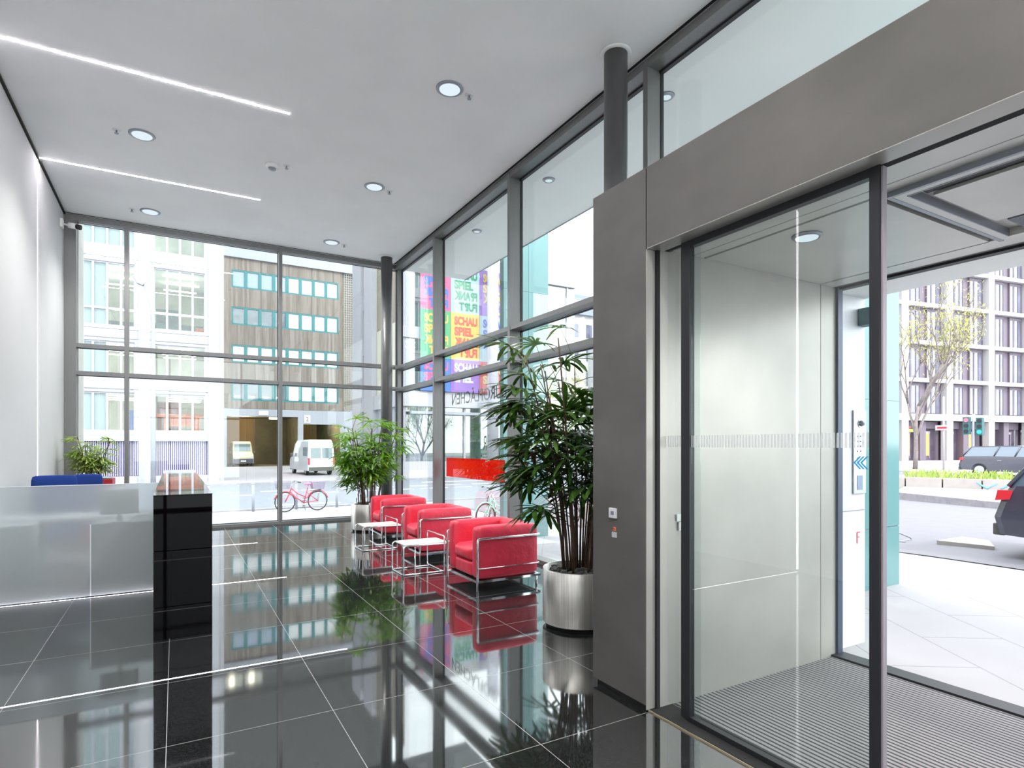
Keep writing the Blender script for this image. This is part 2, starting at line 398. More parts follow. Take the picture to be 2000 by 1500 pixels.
def text_mesh(body, w, h, depth=.01, bold=0.0, mirror=False):
    cu = bpy.data.curves.new('t', 'FONT'); cu.body = body; cu.size = 1; cu.extrude = 0; cu.offset = bold
    ob = bpy.data.objects.new('t', cu); C.objects.link(ob); bpy.context.view_layer.update()
    me = bpy.data.meshes.new_from_object(ob.evaluated_get(bpy.context.evaluated_depsgraph_get()))
    bpy.data.objects.remove(ob); bpy.data.curves.remove(cu)
    xs = [v.co.x for v in me.vertices]; ys = [v.co.y for v in me.vertices]
    a, b, c, d = min(xs), max(xs), min(ys), max(ys)
    for v in me.vertices:
        x = (v.co.x-a)/(b-a)*w; y = (v.co.y-c)/(d-c)*h
        if mirror: x = w-x
        v.co = (x, 0, y)
    return me
def add_text(mb, body, origin, ux, w, h, bold=.02, mirror=False):
    me = text_mesh(body, w, h, 0, bold, mirror)
    o = Vector(origin); ux = Vector(ux); 
    vs = [mb.bm.verts.new(o+ux*v.co.x+Vector((0, 0, v.co.z))) for v in me.vertices]
    for p in me.polygons:
        try: mb.bm.faces.new([vs[i] for i in p.vertices])
        except ValueError: pass
    bpy.data.meshes.remove(me)
    return mb

# ------------------------------------------------------------------ room shell
CZ = 5.29; XL = -1.57; YB = 12.0; XR = 4.1; YN = -5.0
tag(bx('floor', 'floor', XL, XR+.12, YN, YB+.1, -.12, 0), kind='structure')
ce = MB(); ce.box(XL-.3, 3.965, YN, 11.9, CZ, CZ+.6); ce.box(3.965, XR+.14, YN, 12.14, CZ+.03, CZ+.6); ce.box(XL-.3, 3.965, 11.9, 12.14, CZ+.03, CZ+.6)
tag(ce.build('ceiling', 'ceil'), kind='structure')
g = MB(); g.box(3.965, 3.995, YN, 11.9, CZ-.002, CZ+.03); g.box(XL+.02, 3.995, 11.87, 11.9, CZ-.002, CZ+.03); g.box(XL, XL+.025, YN, 11.9, CZ-.03, CZ-.001)
tag(g.build('trim_1', 'gap'), kind='structure')
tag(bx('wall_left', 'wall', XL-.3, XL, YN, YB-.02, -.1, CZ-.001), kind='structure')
w3 = struct('window_3', (1.3, YN, 0), 'added unseen glass wall behind the camera, letting in daylight', 'glass wall')  # added out of view to let more daylight into the room
for x in (XL+.04, -.2, 1.2, 2.6, 4.06): bx('mullion', 'frame', x-.035, x+.035, YN-.1, YN+.05, 0, CZ, w3)
for z in (0, 2.65, 5.2): bx('transom', 'frame', XL, 4.1, YN-.06, YN+.04, z, z+.06, w3)
bx('pane', 'pane', XL, 4.1, YN-.075, YN-.065, .05, 5.2, w3)

# --- back glazing
GZ1 = 5.20
w1 = struct('window_1', (1.3, 12.0, 0), 'tall gridded glass wall across the back of the lobby', 'glass wall')
for x, wd in ((-1.49, .16), (-.715, .062), (1.745, .062), (4.1, .07)):
    bx('mullion', 'frame', x-wd/2, x+wd/2, 11.90, 12.08, 0, GZ1+.07, w1)
for z in (3.12, 2.665, 5.20, .0):
    hgt = .062 if z > 1 else .05
    if z > 5: hgt = .085
    bx('transom' if 1 < z < 5 else 'rail', 'frame', XL+.02, 4.06, 11.91, 12.03, z, z+hgt, w1)
gk = MB()
for z in (3.11, 2.655, 5.185, .05): gk.box(XL+.1, 4.06, 12.03, 12.045, z, z+.012)
for x in (-.75, 1.71, 4.06): gk.box(x-.006, x+.006, 12.02, 12.05, .03, 5.2)
gk.build('gasket', 'black', w1)
xs = [-1.42, -.715, 1.745, 4.1]
for a, b in zip(xs, xs[1:]):
    for z0, z1 in ((.05, 2.665), (2.725, 3.12), (3.18, 5.2)):
        bx('pane', 'pane', a+.03, b-.03, 12.05, 12.062, z0, z1, w1)
# --- right glazing
w2 = struct('window_2', (4.1, 6, 0), 'tall gridded glass wall along the right side of the lobby', 'glass wall')
ym = [-5.0, -3.82, -1.1, 1.62, 4.34, 7.06, 9.78, 12.0]
for y in ym[:-1]:
    z0 = 3.07 if y < 3 else 0
    bx('mullion', 'frame', 3.995, 4.165, y-.032, y+.032, z0, GZ1+.07, w2)
for z, hgt in ((3.09, .06), (2.63, .06), (.0, .05)):
    bx('transom' if z > 1 else 'rail', 'frame', 4.0, 4.165, 3.0, 11.9, z, z+hgt, w2)
bx('rail', 'frame', 4.0, 4.165, YN, 11.9, 5.195, 5.275, w2)
gk = MB()
for y in ym[1:-1]: gk.box(4.165, 4.195, y+.028, y+.052, 3.07 if y < 3 else .05, 5.2); gk.box(4.165, 4.2, y-.04, y-.03, 3.07 if y < 3 else .05, 5.2)
gk.box(4.15, 4.195, YN, 11.95, 5.175, 5.197); gk.box(4.05, 4.195, 11.96, 12.02, 0, 5.2)
for z in (3.075, 2.615): gk.box(4.165, 4.195, 3, 11.9, z, z+.014)
gk.build('gasket', 'black', w2)
for a, b in zip(ym, ym[1:]):
    if b > 4.4:
        for z0, z1 in ((.05, 2.63), (2.69, 3.09), (3.15, 5.2)):
            bx('pane', 'pane', 4.185, 4.197, max(a, 3.0)+.03, b-.04, z0, z1, w2)
    else:
        bx('pane', 'pane', 4.185, 4.197, a+.03, b-.03, 3.07, 5.2, w2)
bx('pane', 'pane', 4.185, 4.197, 2.98, 4.31, .05, 3.06, w2)

# --- columns
def column(x, y, label):
    t = thing('round_column', (x, y, 0), label, 'column', 'round columns along the glass wall')
    MB().cyl(x, y, 0, CZ-.004, .113, n=48).build('shaft', 'column', t)
    MB().lathe(x, y, [(.113, CZ-.02), (.145, CZ-.014), (.15, CZ-.003), (.113, CZ-.0005)], 40).build('collar', 'plastic', t)
column(3.69, 4.42, 'dark grey round column rising behind the steel entrance wall')
column(3.69, 11.5, 'dark grey round column in the far corner behind the palm')

# --- LED loops
for i, y in enumerate((-3.8, -1.08, 1.645, 4.365, 7.085, 9.8)):  # ceiling and wall rows behind the camera are added for room light
    lab = ['added unseen behind the camera, furthest', 'added unseen behind the camera, nearest', 'at the foreground edge', 'across the foreground floor', 'under the glass reception front', 'across the floor beyond the reception'][i]
    x1 = 1.10
    if y > 0: tag(bx('floor_light_strip', 'led', XL+.001, x1, y-.0045, y+.0045, -.006, .0015), 'thin white light strip set in the dark floor, ' + lab, 'light strip', 'floor light strips')
    lab = ['added unseen behind the camera, furthest', 'added unseen behind the camera, nearest', 'above the camera', 'above the foreground', 'nearer of the two in view', 'farther of the two in view'][i]
    tag(bx('ceiling_light_strip', 'ledc', XL+.03, 1.13, y-.011, y+.011, CZ-.003, CZ+.01), 'thin white light strip set in the ceiling, ' + lab, 'light strip', 'ceiling light strips')
    lab = ['added unseen behind the camera, furthest', 'added unseen behind the camera, nearest', 'left of the camera', 'left of the foreground', 'left of the reception front', 'in view behind the blue chair'][i]
    tag(bx('wall_light_strip', 'led', XL-.005, XL+.002, y-.009, y+.009, .03, CZ-.03), 'vertical white light strip set in the left wall, ' + lab, 'light strip', 'wall light strips')

# --- downlights and sprinklers
def downlight(x, y, z, label, r=.145, grp='round ceiling downlights'):
    t = thing('ceiling_downlight', (x, y, z), label, 'ceiling light', grp)
    MB().lathe(x, y, [(r*.78, z-.012), (r*.86, z-.016), (r, z-.006), (r, z-.0005), (r*.78, z-.0005)], 32).build('ring', 'ring', t)
    MB().lathe(x, y, [(.02, z-.019), (r*.4, z-.0185), (r*.74, z-.0165), (r*.77, z-.010), (r*.77, z-.004)], 32).build('lens', 'lamp', t)
    return t
P0 = 'round ceiling downlight with frosted lens, '
for x, y, l in ((2.53, 5.74, 'nearest, right of the long light strip'), (-.35, 8.46, 'between the two light strips on the left'), (2.53, 8.46, 'middle of the right row'),
                (-.35, 11.17, 'by the top of the back window on the left'), (2.53, 11.17, 'farthest of the right row'),
                (-.35, 3.02, 'above the camera on the left'), (2.53, 3.02, 'above the entrance wall'), (-.35, .3, 'added unseen behind the camera left'), (1.1, .3, 'added unseen behind the camera right')):  # the pair behind the camera is added for brightness
    downlight(x, y, CZ, P0 + l)
def sprinkler(x, y, z, label):
    t = thing('sprinkler_head', (x, y, z), label, 'sprinkler', 'ceiling sprinkler heads')
    MB().lathe(x, y, [(.03, z-.006), (.045, z-.004), (.048, z+.0005)], 20).build('plate', 'plastic', t)
    MB().lathe(x, y, [(.022, z-.045), (.024, z-.04), (.008, z-.035), (.010, z-.005)], 16).build('nozzle', 'ring', t)
for x, y, l in ((2.76, 5.74, 'beside the nearest downlight'), (-.61, 8.48, 'left of the downlight between the strips'), (2.77, 8.5, 'beside the middle right downlight'),
                (-.6, 11.2, 'left of the far left downlight'), (2.77, 11.2, 'beside the farthest right downlight'), (1.31, 8.42, 'right of the smoke detector')):
    sprinkler(x, y, CZ, 'small white ceiling sprinkler head ' + l)
t = thing('smoke_detector', (1.14, 8.51, CZ), 'white domed smoke detector in the middle of the ceiling', 'smoke detector')
MB().lathe(1.14, 8.51, [(.05, CZ-.04), (.08, CZ-.03), (.095, CZ-.0005)], 28).build('base', 'plastic', t)
MB().lathe(1.14, 8.51, [(.02, CZ-.07), (.045, CZ-.06), (.05, CZ-.038)], 24).build('sensor', 'ring', t)

# --- security camera
t = thing('security_camera', (-1.57, 11.55, 5.0), 'white security camera on the left wall near the corner', 'camera')
MB().box(-1.569, -1.53, 11.5, 11.62, 4.93, 5.07, .008).build('mount', 'plastic', t)
MB().tube([(-1.54, 11.56, 5.0), (-1.47, 11.56, 4.985), (-1.43, 11.55, 4.985)], .014).build('arm', 'plastic', t)
MB().tube([(-1.46, 11.56, 4.99), (-1.36, 11.53, 4.975)], .045, 16).build('housing', 'plastic', t)
MB().tube([(-1.36, 11.53, 4.975), (-1.30, 11.51, 4.962)], .04, 16).build('lens', 'black', t)

# ------------------------------------------------------------------ entrance porch
XS = 2.3; VY = 2.495; HT = 3.065; HB = 2.61; YE = -2.4
tag(bx('wall_entrance', 'steel', XS, 4.0, VY, 2.975, .035, HT), 'grey blasted steel clad block beside the entrance', 'wall', kind='structure')
tag(bx('trim_2', 'gap', XS+.02, 3.95, VY+.02, 2.955, 0, .035), kind='structure')
h = MB(); h.box(XS, XS+.115, YE, VY-.008, HB, HT); h.box(XS+.115, 4.0, YE, VY-.008, 2.75, HT)
tag(bx('trim_8', 'steel_lit', XS+.001, XS+.114, YE, VY-.009, HB-.004, HB-.0002), kind='structure')  # added plate carries the lit tone of the header underside
tag(h.build('wall_header', 'steel'), 'long grey steel clad header above the sliding entrance door', 'wall header', kind='structure')
v = MB(); v.box(2.388, 3.905, VY-.012, VY, .0, 2.625); v.box(3.911, 4.09, VY-.012, VY, 0, 2.625)
tag(v.build('wall_porch', 'steel_lit'), 'steel panel wall, coloured in its lit tone, inside the entrance porch', 'wall', kind='structure')
tag(bx('trim_9', 'steel_lit', 2.301, 2.364, VY-.005, VY-.0005, .01, 2.605), kind='structure')  # added sliver paints the lit face of the door reveal
tag(bx('wall_porch_near', 'steel_lit', XS, 4.1, YE-.2, YE, 0, 3.06), kind='structure')
v = MB(); v.box(2.47, 2.655, YE, VY-.014, 2.622, 2.66); v.box(2.662, 2.742, YE, VY-.014, 2.622, 2.66); v.box(2.765, 3.90, 1.5, VY-.014, 2.622, 2.66); v.box(3.89, 4.05, YE, VY-.014, 2.622, 2.66)
v.box(2.765, 3.885, YE, 1.48, 2.64, 2.66)
tag(v.build('ceiling_porch', 'vceil'), kind='structure')
tag(bx('trim_10', 'gap', 2.47, 4.05, YE, VY-.014, 2.661, 2.67), kind='structure')
v = MB(); v.box(2.415, 2.47, YE, VY-.01, 2.612, 2.70); v.box(2.365, 2.388, VY-.022, VY+.0, 0, 2.61)
v.box(XS+.03, 2.50, YE, VY-.0005, -.005, .008)
tag(v.build('trim_3', 'gap'), kind='structure')
tag(bx('trim_4', pbr('brass strip', (.6, .5, .35), .3, metal=.8), 2.318, 2.322, YE, VY, -.002, .009), kind='structure')
tag(bx('floor_mat', 'mat', 2.50, 4.03, YE, VY-.013, -.004, .006), 'ribbed dark grey entrance mat inside the porch', 'mat')

d = struct('door_1', (2.42, 1.8, 0), 'inner sliding glass entrance door with dark profiles', 'sliding door')
bx('leaf_stile', 'dark', 2.402, 2.442, 2.268, 2.33, .02, 2.61, d, .004)
st = bx('leaf_stile', 'dark', 2.402, 2.446, 1.283, 1.325, .02, 2.61, d, .004)
bx('lit_edge', pbr('mauve grey lit edge', (.30, .27, .30), .4), 2.412, 2.438, 1.275, 1.2835, .02, 2.60, d)  # lit end face of the dark stile, its light put into the colour
bx('leaf_rail', 'dark', 2.404, 2.44, 1.325, 2.268, .01, .035, d)
bx('leaf_rail', 'dark', 2.404, 2.44, 1.325, 2.268, 2.57, 2.61, d)
bx('leaf_pane', 'dpane', 2.417, 2.427, 1.325, 2.268, .035, 2.57, d)
bx('side_pane', 'dpane', 2.452, 2.46, 2.24, 2.49, .03, 2.61, d)
# edge bar of the marking band: small translucent bars
mk = MB(); y = 2.27
while y > 1.33: mk.box(2.4155, 2.4165, y-.010, y, 1.49, 1.553); y -= .0175
y = 2.475
while y > 2.34: mk.box(2.4505, 2.4515, y-.010, y, 1.492, 1.555); y -= .0175
mk.build('marking_band', 'mark', d)
ch = MB()
for k in range(3):
    y0 = 1.345+.0*k
for k, yy in enumerate((1.338, 1.352, 1.366)):
    for s in (1, -1):
        ch.prism([(yy, 1.43), (yy+.007, 1.43), (yy+.031, 1.43+s*.024+0), (yy+.024, 1.43+s*.024)] if False else [(yy+.02, 1.43), (yy+.028, 1.43), (yy+.004, 1.43+s*.026), (yy-.004, 1.43+s*.026)], 0, 2.4150, 2.4158)
ch.build('arrow_sign', 'chev', d)
# the other leaf parked on the far side of the opening
bx('leaf_stile', 'dark', 2.402, 2.446, -.95, -.91, .02, 2.61, d)
bx('leaf_pane', 'dpane', 2.417, 2.427, YE, -.95, .02, 2.6, d)

d2 = struct('door_2', (4.1, 1.2, 0), 'outer entrance doorway frame with dark threshold', 'doorway')
bx('threshold', 'black', 4.03, 4.16, YE, VY+.1, -.01, .02, d2)
bx('jamb', pbr('dark blue jamb', (.07, .09, .14), .4, metal=.4), 4.085, 4.14, VY-.03, VY+.03, 0, 2.64, d2)
bx('head_frame', 'frame', 4.05, 4.1, YE, VY, 2.625, 2.76, d2)
bx('head_track', 'black', 4.10, 4.16, YE, VY, 2.61, 2.76, d2)
# porch ceiling light, air curtain
downlight(2.93, 1.94, 2.622, 'small round recessed light in the porch ceiling', .075, None)
t = thing('air_curtain', (3.3, .3, 2.6), 'air curtain unit recessed in the porch ceiling with vent grille', 'air curtain')
fr = MB()
for (a, b, c, e) in ((2.76, 2.80, -1.4, 1.42), (3.80, 3.84, -1.4, 1.42), (2.8, 3.8, 1.38, 1.42), (2.8, 3.8, -1.4, -1.36)): fr.box(a, b, c, e, 2.60, 2.64)
fr.build('frame', 'vceil', t)
fl_ = MB()
for (a, b, c, e) in ((2.742, 2.76, -1.42, 1.44), (2.76, 3.86, 1.42, 1.44), (2.80, 2.805, -1.36, 1.38), (2.8, 3.8, 1.375, 1.38)): fl_.box(a, b, c, e, 2.598, 2.64)
fl_.build('frame_edge', 'ring', t)
bx('slot', 'black', 2.83, 2.93, -1.36, 1.36, 2.632, 2.64, t)
pn = MB(); pn.box(2.94, 3.55, -1.36, 1.34, 2.618, 2.632); pn.build('panel', 'vceil', t)
gr = MB()
for k in range(13): gr.box(3.57+k*.018, 3.579+k*.018, -1.3, 1.30, 2.615, 2.636)
gr.build('grille', 'ring', t)
bx('duct', 'black', 3.56, 3.80, -1.3, 1.31, 2.636, 2.64, t)

# switches
t = thing('door_control', (2.3, 2.773, 1.09), 'small square grey control box on the steel wall end', 'wall control')
bx('housing', 'lbox', 2.286, 2.3008, 2.742, 2.806, 1.062, 1.122, t, .003); bx('display', 'ring', 2.2845, 2.2862, 2.757, 2.784, 1.082, 1.104, t)
t = thing('red_push_button', (2.3, 2.765, 1.0), 'tiny red alarm button with a clear tag below the control box', 'button')
bx('plate', pbr('orange plate', srgb(190, 110, 80), .5), 2.297, 2.3, 2.752, 2.778, .985, 1.008, t); MB().tube([(2.2975, 2.766, .999), (2.293, 2.766, .999)], .006, 12).build('knob', 'tail', t)
bx('tag_plate', 'grey', 2.2985, 2.3008, 2.744, 2.79, .945, .978, t)
t = thing('light_switch', (2.56, 2.48, 1.06), 'white switch plate pair on the porch wall left of the glass leaf', 'switch')
bx('plate', 'plastic', 2.52, 2.575, VY-.022, VY-.0125, 1.06, 1.10, t, .002); bx('rocker', 'plastic', 2.535, 2.572, VY-.024, VY-.0125, 1.005, 1.055, t, .002)

# outside reveal with the intercom
tag(bx('wall_outside', pbr('white steel reveal', (.66, .66, .70), .4, metal=.1), 4.16, 4.66, 2.60, 2.95, -.03, 2.9), 'white steel reveal wall just outside the entrance', 'wall', kind='structure')
tag(bx('trim_5', 'band', 4.205, 4.209, 2.597, 2.60, -.02, 2.65), kind='structure')
tag(bx('trim_6', 'ring', 4.205, 4.66, 2.597, 2.60, .998, 1.004), kind='structure')
sf = MB(); sf.box(4.16, 4.66, YE, 2.95, 2.64, 3.05)
tag(sf.build('ceiling_outside', 'soffit'), kind='structure')
t = thing('intercom_panel', (4.58, 2.6, 1.14), 'tall brushed steel intercom panel with round camera on the white reveal', 'intercom')
bx('plate', 'silver', 4.49, 4.65, 2.585, 2.597, 1.13, 1.77, t, .003)
cm_ = MB().tube([(4.575, 2.586, 1.67), (4.575, 2.578, 1.67)], .036, 24).build('camera_ring', 'chrome', t)
MB().tube([(4.575, 2.579, 1.67), (4.575, 2.562, 1.67), (4.575, 2.552, 1.67)], .026, 24, r2=.010).build('camera_lens', 'ring', cm_)
for i in range(2):
    for k in range(4): MB().tube([(4.535+i*.04, 2.5855, 1.57-k*.038), (4.535+i*.04, 2.5835, 1.57-k*.038)], .006, 10).build('speaker_hole', 'gap', t)
bx('keypad', 'lbox', 4.53, 4.60, 2.5825, 2.586, 1.335, 1.41, t); bx('display', pbr('blue grey display', (.25, .32, .45), .1), 4.53, 4.60, 2.5825, 2.586, 1.16, 1.27, t)
lt = MB(); lt.box(4.548, 4.556, 2.5955, 2.598, .745, .835); lt.box(4.556, 4.59, 2.5955, 2.598, .827, .835); lt.box(4.556, 4.58, 2.5955, 2.598, .79, .798)
tag(lt.build('wall_letter', 'redF'), 'small pink red letter F on the white reveal below the intercom', 'letter')
tag(bx('wall_lamp', 'sigbody', 4.56, 4.66, 2.50, 2.597, 2.42, 2.55), 'small grey box lamp high on the white reveal outside', 'lamp')

# ------------------------------------------------------------------ canopy and turquoise pillars outside
cn = MB(); cn.box(4.30, 5.76, -8, 12.2, CZ, CZ+.35); cn.box(4.20, 4.30, -8, 12.2, CZ+.0, CZ+.35)
tag(cn.build('canopy', 'soffit'), 'pale flat canopy soffit running outside above the right glass wall', 'canopy', kind='structure')
tag(bx('trim_7', 'ring', 5.745, 5.765, -8, 12.21, CZ-.012, CZ+.06), kind='structure')
tag(bx('wall_fin', pbr('beige fin', (.50, .49, .45), .7), -1.95, -1.40, 12.12, 12.75, -.6, CZ+.3), kind='structure')
for y, l in ((10.54, 'seen through the right glass wall behind the palm'), (3.5, 'seen through the open entrance')):
    t = thing('clad_pillar', (6.4, y+.08, -.4), 'turquoise glass clad pillar under the canopy edge, ' + l, 'pillar', 'turquoise pillars')
    j = MB()
    for z in (-.75, .62, 1.99, 3.36, 4.73, 6.1):
        j.box(5.85, 6.44, y, y+.16, z, z+1.362); j.box(6.448, 6.94, y, y+.16, z, z+1.362)
    j.build('glass_panel', 'turq', t); bx('core', 'ring', 5.86, 6.93, y+.01, y+.15, -.75, 7.4, t)
for x, y, l in ((4.62, 7.0, 'second along the canopy'), (4.62, 9.3, 'third along the canopy'), (4.62, 4.69, 'first, beside the mullion')):
    t = thing('outdoor_spotlight', (x, y, CZ), 'small round spotlight in the canopy soffit, ' + l, 'spotlight', 'canopy spotlights')
    MB().lathe(x, y, [(.05, CZ-.02), (.075, CZ-.02), (.09, CZ-.001)], 24).build('ring', 'ring', t); MB().lathe(x, y, [(.02, CZ-.022), (.05, CZ-.02), (.05, CZ-.01)], 20).build('lens', 'lamp', t)

# window lettering and film on the right pane
t = tag(bx('window_film', 'film', 4.1795, 4.1835, 7.50, 9.63, .955, 1.285), 'translucent red film strip stuck low on the right glass wall', 'window sticker')
lm = MB()
add_text(lm, 'BÜROFLÄCHEN', (4.199, 7.48, 2.20), (0, 1, 0), 1.95, .24, .012)
tag(lm.build('window_lettering', 'letter'), 'large adhesive word on the right glass wall, reversed from inside, above the red strip', 'lettering')
lm = MB(); add_text(lm, 'R', (4.199, 8.12, 1.42), (0, 1, 0), .12, .23, .0)
tag(lm.build('window_lettering', 'letter'), 'single reversed letter R on the glass between the long word and the red strip', 'lettering')

# ------------------------------------------------------------------ reception
gl = MB(); gl.box(XL+.001, -.147, 7.100, 7.112, .012, 1.108)
m, nt, out = nodes('frosted reception glass')
pb = N(nt, 'ShaderNodeBsdfPrincipled', Roughness=.2, IOR=1.45); pb.inputs['Transmission Weight'].default_value = .6
pb.inputs['Base Color'].default_value = col((.86, .93, .95)); nt.links.new(pb.outputs[0], out.inputs[0]); M['frost'] = m
t = thing('reception_desk', (-.85, 7.5, 0), 'white reception desk behind a frosted glass front', 'desk')
gl.build('glass_front', 'frost', t)
bx('top_edge', 'edge', XL+.001, -.147, 7.097, 7.115, 1.108, 1.114, t)
bx('worktop', 'white', XL+.002, -.16, 7.55, 8.1, .72, .75, t)
bx('cabinet', 'deskgrey', -.72, -.16, 7.118, 7.9, .015, .719, t)
tag(bx('post', 'edge', -.729, -.72, 7.098, 7.112, .012, .72, t), 'thin pale glass joint')
tag(bx('cabinet', 'white', XL+.002, -1.2, 7.3, 7.9, .015, .72, t), 'white cabinet at the wall end')
t = thing('desk_monitor', (-.5, 7.25, .75), 'small pale framed monitor behind the frosted glass', 'monitor')
MB().box(-.655, -.325, 7.165, 7.19, .80, 1.06, .004).build('case', 'white', t); bx('screen', 'screen', -.638, -.342, 7.162, 7.1655, .818, 1.042, t); bx('stand', 'white', -.56, -.42, 7.15, 7.30, .72, .732, t); bx('neck', 'white', -.51, -.47, 7.19, 7.205, .73, .85, t)

t = thing('reception_counter', (.06, 8, 0), 'long glossy black reception counter block', 'counter')
for z0, z1 in ((0, .245), (.249, .68), (.684, 1.11)):
    bx('panel', 'counter', -.145, .258, 5.27, 10.55, z0+.001, z1, t, .002)
bx('top_plate', 'counter', -.147, .260, 5.268, 10.55, 1.111, 1.117, t)

def office_chair(x, y, rz, label, backz=(.62, 1.14), w=.40):
    t = thing('office_chair', (x, y, 0), label, 'office chair', None, rz)
    k = dict(world=False)
    MB().cushion(-w/2, w/2, .17, .23, backz[0], backz[1], .03, .006, 7).build('backrest', 'blue', t, False)
    MB().cushion(-.23, .23, -.24, .2, .44, .52, .03, .01, 7).build('seat', 'blue', t, False)
    MB().path([(0, .05, .42), (0, .26, .45), (0, .25, .8)], .015, .06).build('back_bar', 'black', t, False)
    MB().cyl(0, 0, .08, .44, .028, n=16).build('gas_lift', 'chrome', t, False)
    b = MB()
    for i in range(5):
        a = 2*math.pi*i/5; b.tube([(0, 0, .10), (.28*math.cos(a), .28*math.sin(a), .06)], .018, 8, r2=.012)
    b.build('base', 'black', t, False)
    for i in range(5):
        a = 2*math.pi*i/5; MB().torus((.28*math.cos(a), .28*math.sin(a), .028), (math.sin(a), math.cos(a), 0), .018, .010, 16).build('castor', 'black', t, False)
    for s in (-1, 1):
        MB().cushion(s*.27-.035, s*.27+.035, -.16, .12, .66, .69, .012, .002, 4).build('armrest', 'pblue', t, False)
        MB().path([(s*.2, 0, .45), (s*.27, 0, .46), (s*.27, 0, .67)], .01, .03).build('armrest_post', 'black', t, False)
    return t
office_chair(-1.20, 8.45, R(8), 'blue office chair with high back showing above the frosted glass by the left wall', (.62, 1.145), .42)
ch2 = office_chair(-1.12, 9.75, R(-25), 'second blue office chair, partly hidden behind the high backed one', (.60, 1.10), .36)

# ------------------------------------------------------------------ plants
def leaflet(bm, base, d, up, L, W, droop, seg=5):
    d = d.normalized(); side = d.cross(up)
    if side.length < 1e-3: side = d.orthogonal()
    side.normalize(); nrm = side.cross(d).normalized()
    prev = None
    for i in range(seg+1):
        t = i/seg
        p = base+d*(L*t)+Vector((0, 0, -1))*(droop*L*t*t)
        w = W*(.35+1.5*t-1.0*t*t)*(1 if t < .9 else .45)*.75
        if i == seg: w = W*.22
        a = bm.verts.new(p+side*w*.5+nrm*(-w*.12)); c = bm.verts.new(p); b = bm.verts.new(p-side*w*.5+nrm*(-w*.12))
        if prev:
            f1 = bm.faces.new((prev[0], prev[1], c, a)); f2 = bm.faces.new((prev[1], prev[2], b, c)); f1.smooth = f2.smooth = True
        prev = (a, c, b)
def fan(bm, c, out, n, L, W, rnd, droop=.45, tiltup=.25):
    out = out.normalized(); side = Vector((0, 0, 1)).cross(out)
    if side.length < .01: side = Vector((1, 0, 0))
    side.normalize(); side = (side+Vector((0, 0, rnd.uniform(-.35, .35)))).normalized(); up = out.cross(side).normalized()
    if up.z < 0: up = -up
    for i in range(n):
        a = (i/(n-1)-.5)*R(rnd.uniform(185, 225)) if n > 1 else 0
        d = out*math.cos(a)+side*math.sin(a)+up*(.12+.1*rnd.random())
        l = L*(1-.25*abs(a)/2)*rnd.uniform(.85, 1.1)
        leaflet(bm, c, d, up, l, W*rnd.uniform(.8, 1.15), droop*rnd.uniform(.5, 1.4))
def palm(x, y, z, label, name, leafm, canes, hmin, hmax, spread, potr, seed, L=.27, W=.034, leaves=4, base_start=.45, petiole=.22, group=None, lean=.15, squash=1, avoid=None):
    rnd = random.Random(seed)
    t = thing(name, (x, y, 0), label, 'plant', group)
    lf = MB(); pt = MB()
    for i in range(canes):
        a = rnd.uniform(0, 2*math.pi); r = potr*math.sqrt(rnd.random())*.85
        bp = Vector((x+r*math.cos(a), y+r*math.sin(a)*squash, z))
        h = hmin+(hmax-hmin)*rnd.random()**.8
        ln = Vector((math.cos(a), math.sin(a)*squash, 0))*lean*h*rnd.uniform(.3, 1.2)*(r/potr+.2)
        pts = [bp+Vector((0, 0, h*k/5))+ln*(k/5)**1.5 for k in range(6)]
        MB().tube(pts, .0085*rnd.uniform(.8, 1.3), 6, r2=.005).build('stem', 'cane', t)
        nl = rnd.randint(leaves-1, leaves+1)
        for k in range(nl):
            tt = base_start+(1-base_start)*(k+rnd.random()*.8)/nl; tt = min(tt, 1)
            f = tt*5; i0 = min(int(f), 4); p = pts[i0].lerp(pts[i0+1], f-i0)
            az = rnd.uniform(0, 2*math.pi) if rnd.random() < .4 else a+rnd.gauss(0, 1.0)
            el = rnd.uniform(.15, .75) if tt < .92 else rnd.uniform(.5, 1.3)
            o = Vector((math.cos(az)*math.cos(el), math.sin(az)*math.cos(el)*squash, math.sin(el)))
            pl = petiole*rnd.uniform(.6, 1.3)*spread
            e = p+o*pl
            if avoid and avoid(e): continue
            pt.tube([p, p.lerp(e, .5)+Vector((0, 0, .02)), e], .0035, 4)
            fan(lf.bm, e, Vector((o.x, o.y, o.z*.35-.05)), rnd.randint(7, 11), L*rnd.uniform(.8, 1.15), W, rnd)
    lf.build('foliage', leafm, t); pt.build('petioles', 'canegreen', t)['kind'] = 'stuff'
    return t
def round_planter(x, y, r, h, label, seed):
    t = thing('steel_planter', (x, y, 0), label, 'planter', 'round steel planters')
    MB().lathe(x, y, [(r-.03, .0), (r-.03, .035)], 48).build('plinth', 'gap', t)
    m = MB(); n = 64
    prof = [(r-.008, .03), (r, .038), (r, h-.004), (r-.004, h), (r-.012, h), (r-.012, h-.09)]
    m.lathe(x, y, prof, n); m.build('body', 'planter', t)
    rnd = random.Random(seed); pb = MB(); pb.lathe(x, y, [(r-.013, h-.09), (r-.013, h-.055)], 40)
    for i in range(230):
        a = rnd.uniform(0, 6.283); rr = (r-.05)*math.sqrt(rnd.random()); s = rnd.uniform(.016, .03)
        g = bmesh.ops.create_icosphere(pb.bm, subdivisions=1, radius=s)
        mt = Matrix.Translation((x+rr*math.cos(a), y+rr*math.sin(a), h-.05+rnd.uniform(0, .035))) @ Matrix.Rotation(rnd.uniform(0, 3), 4, 'Z') @ Matrix.Diagonal((1.3, .9, .5, 1))
        for v in g['verts']:
            v.co = mt @ v.co
            for f in v.link_faces: f.smooth = True
    o = pb.build('pebbles', 'pebble', t); o['kind'] = 'stuff'
    return t
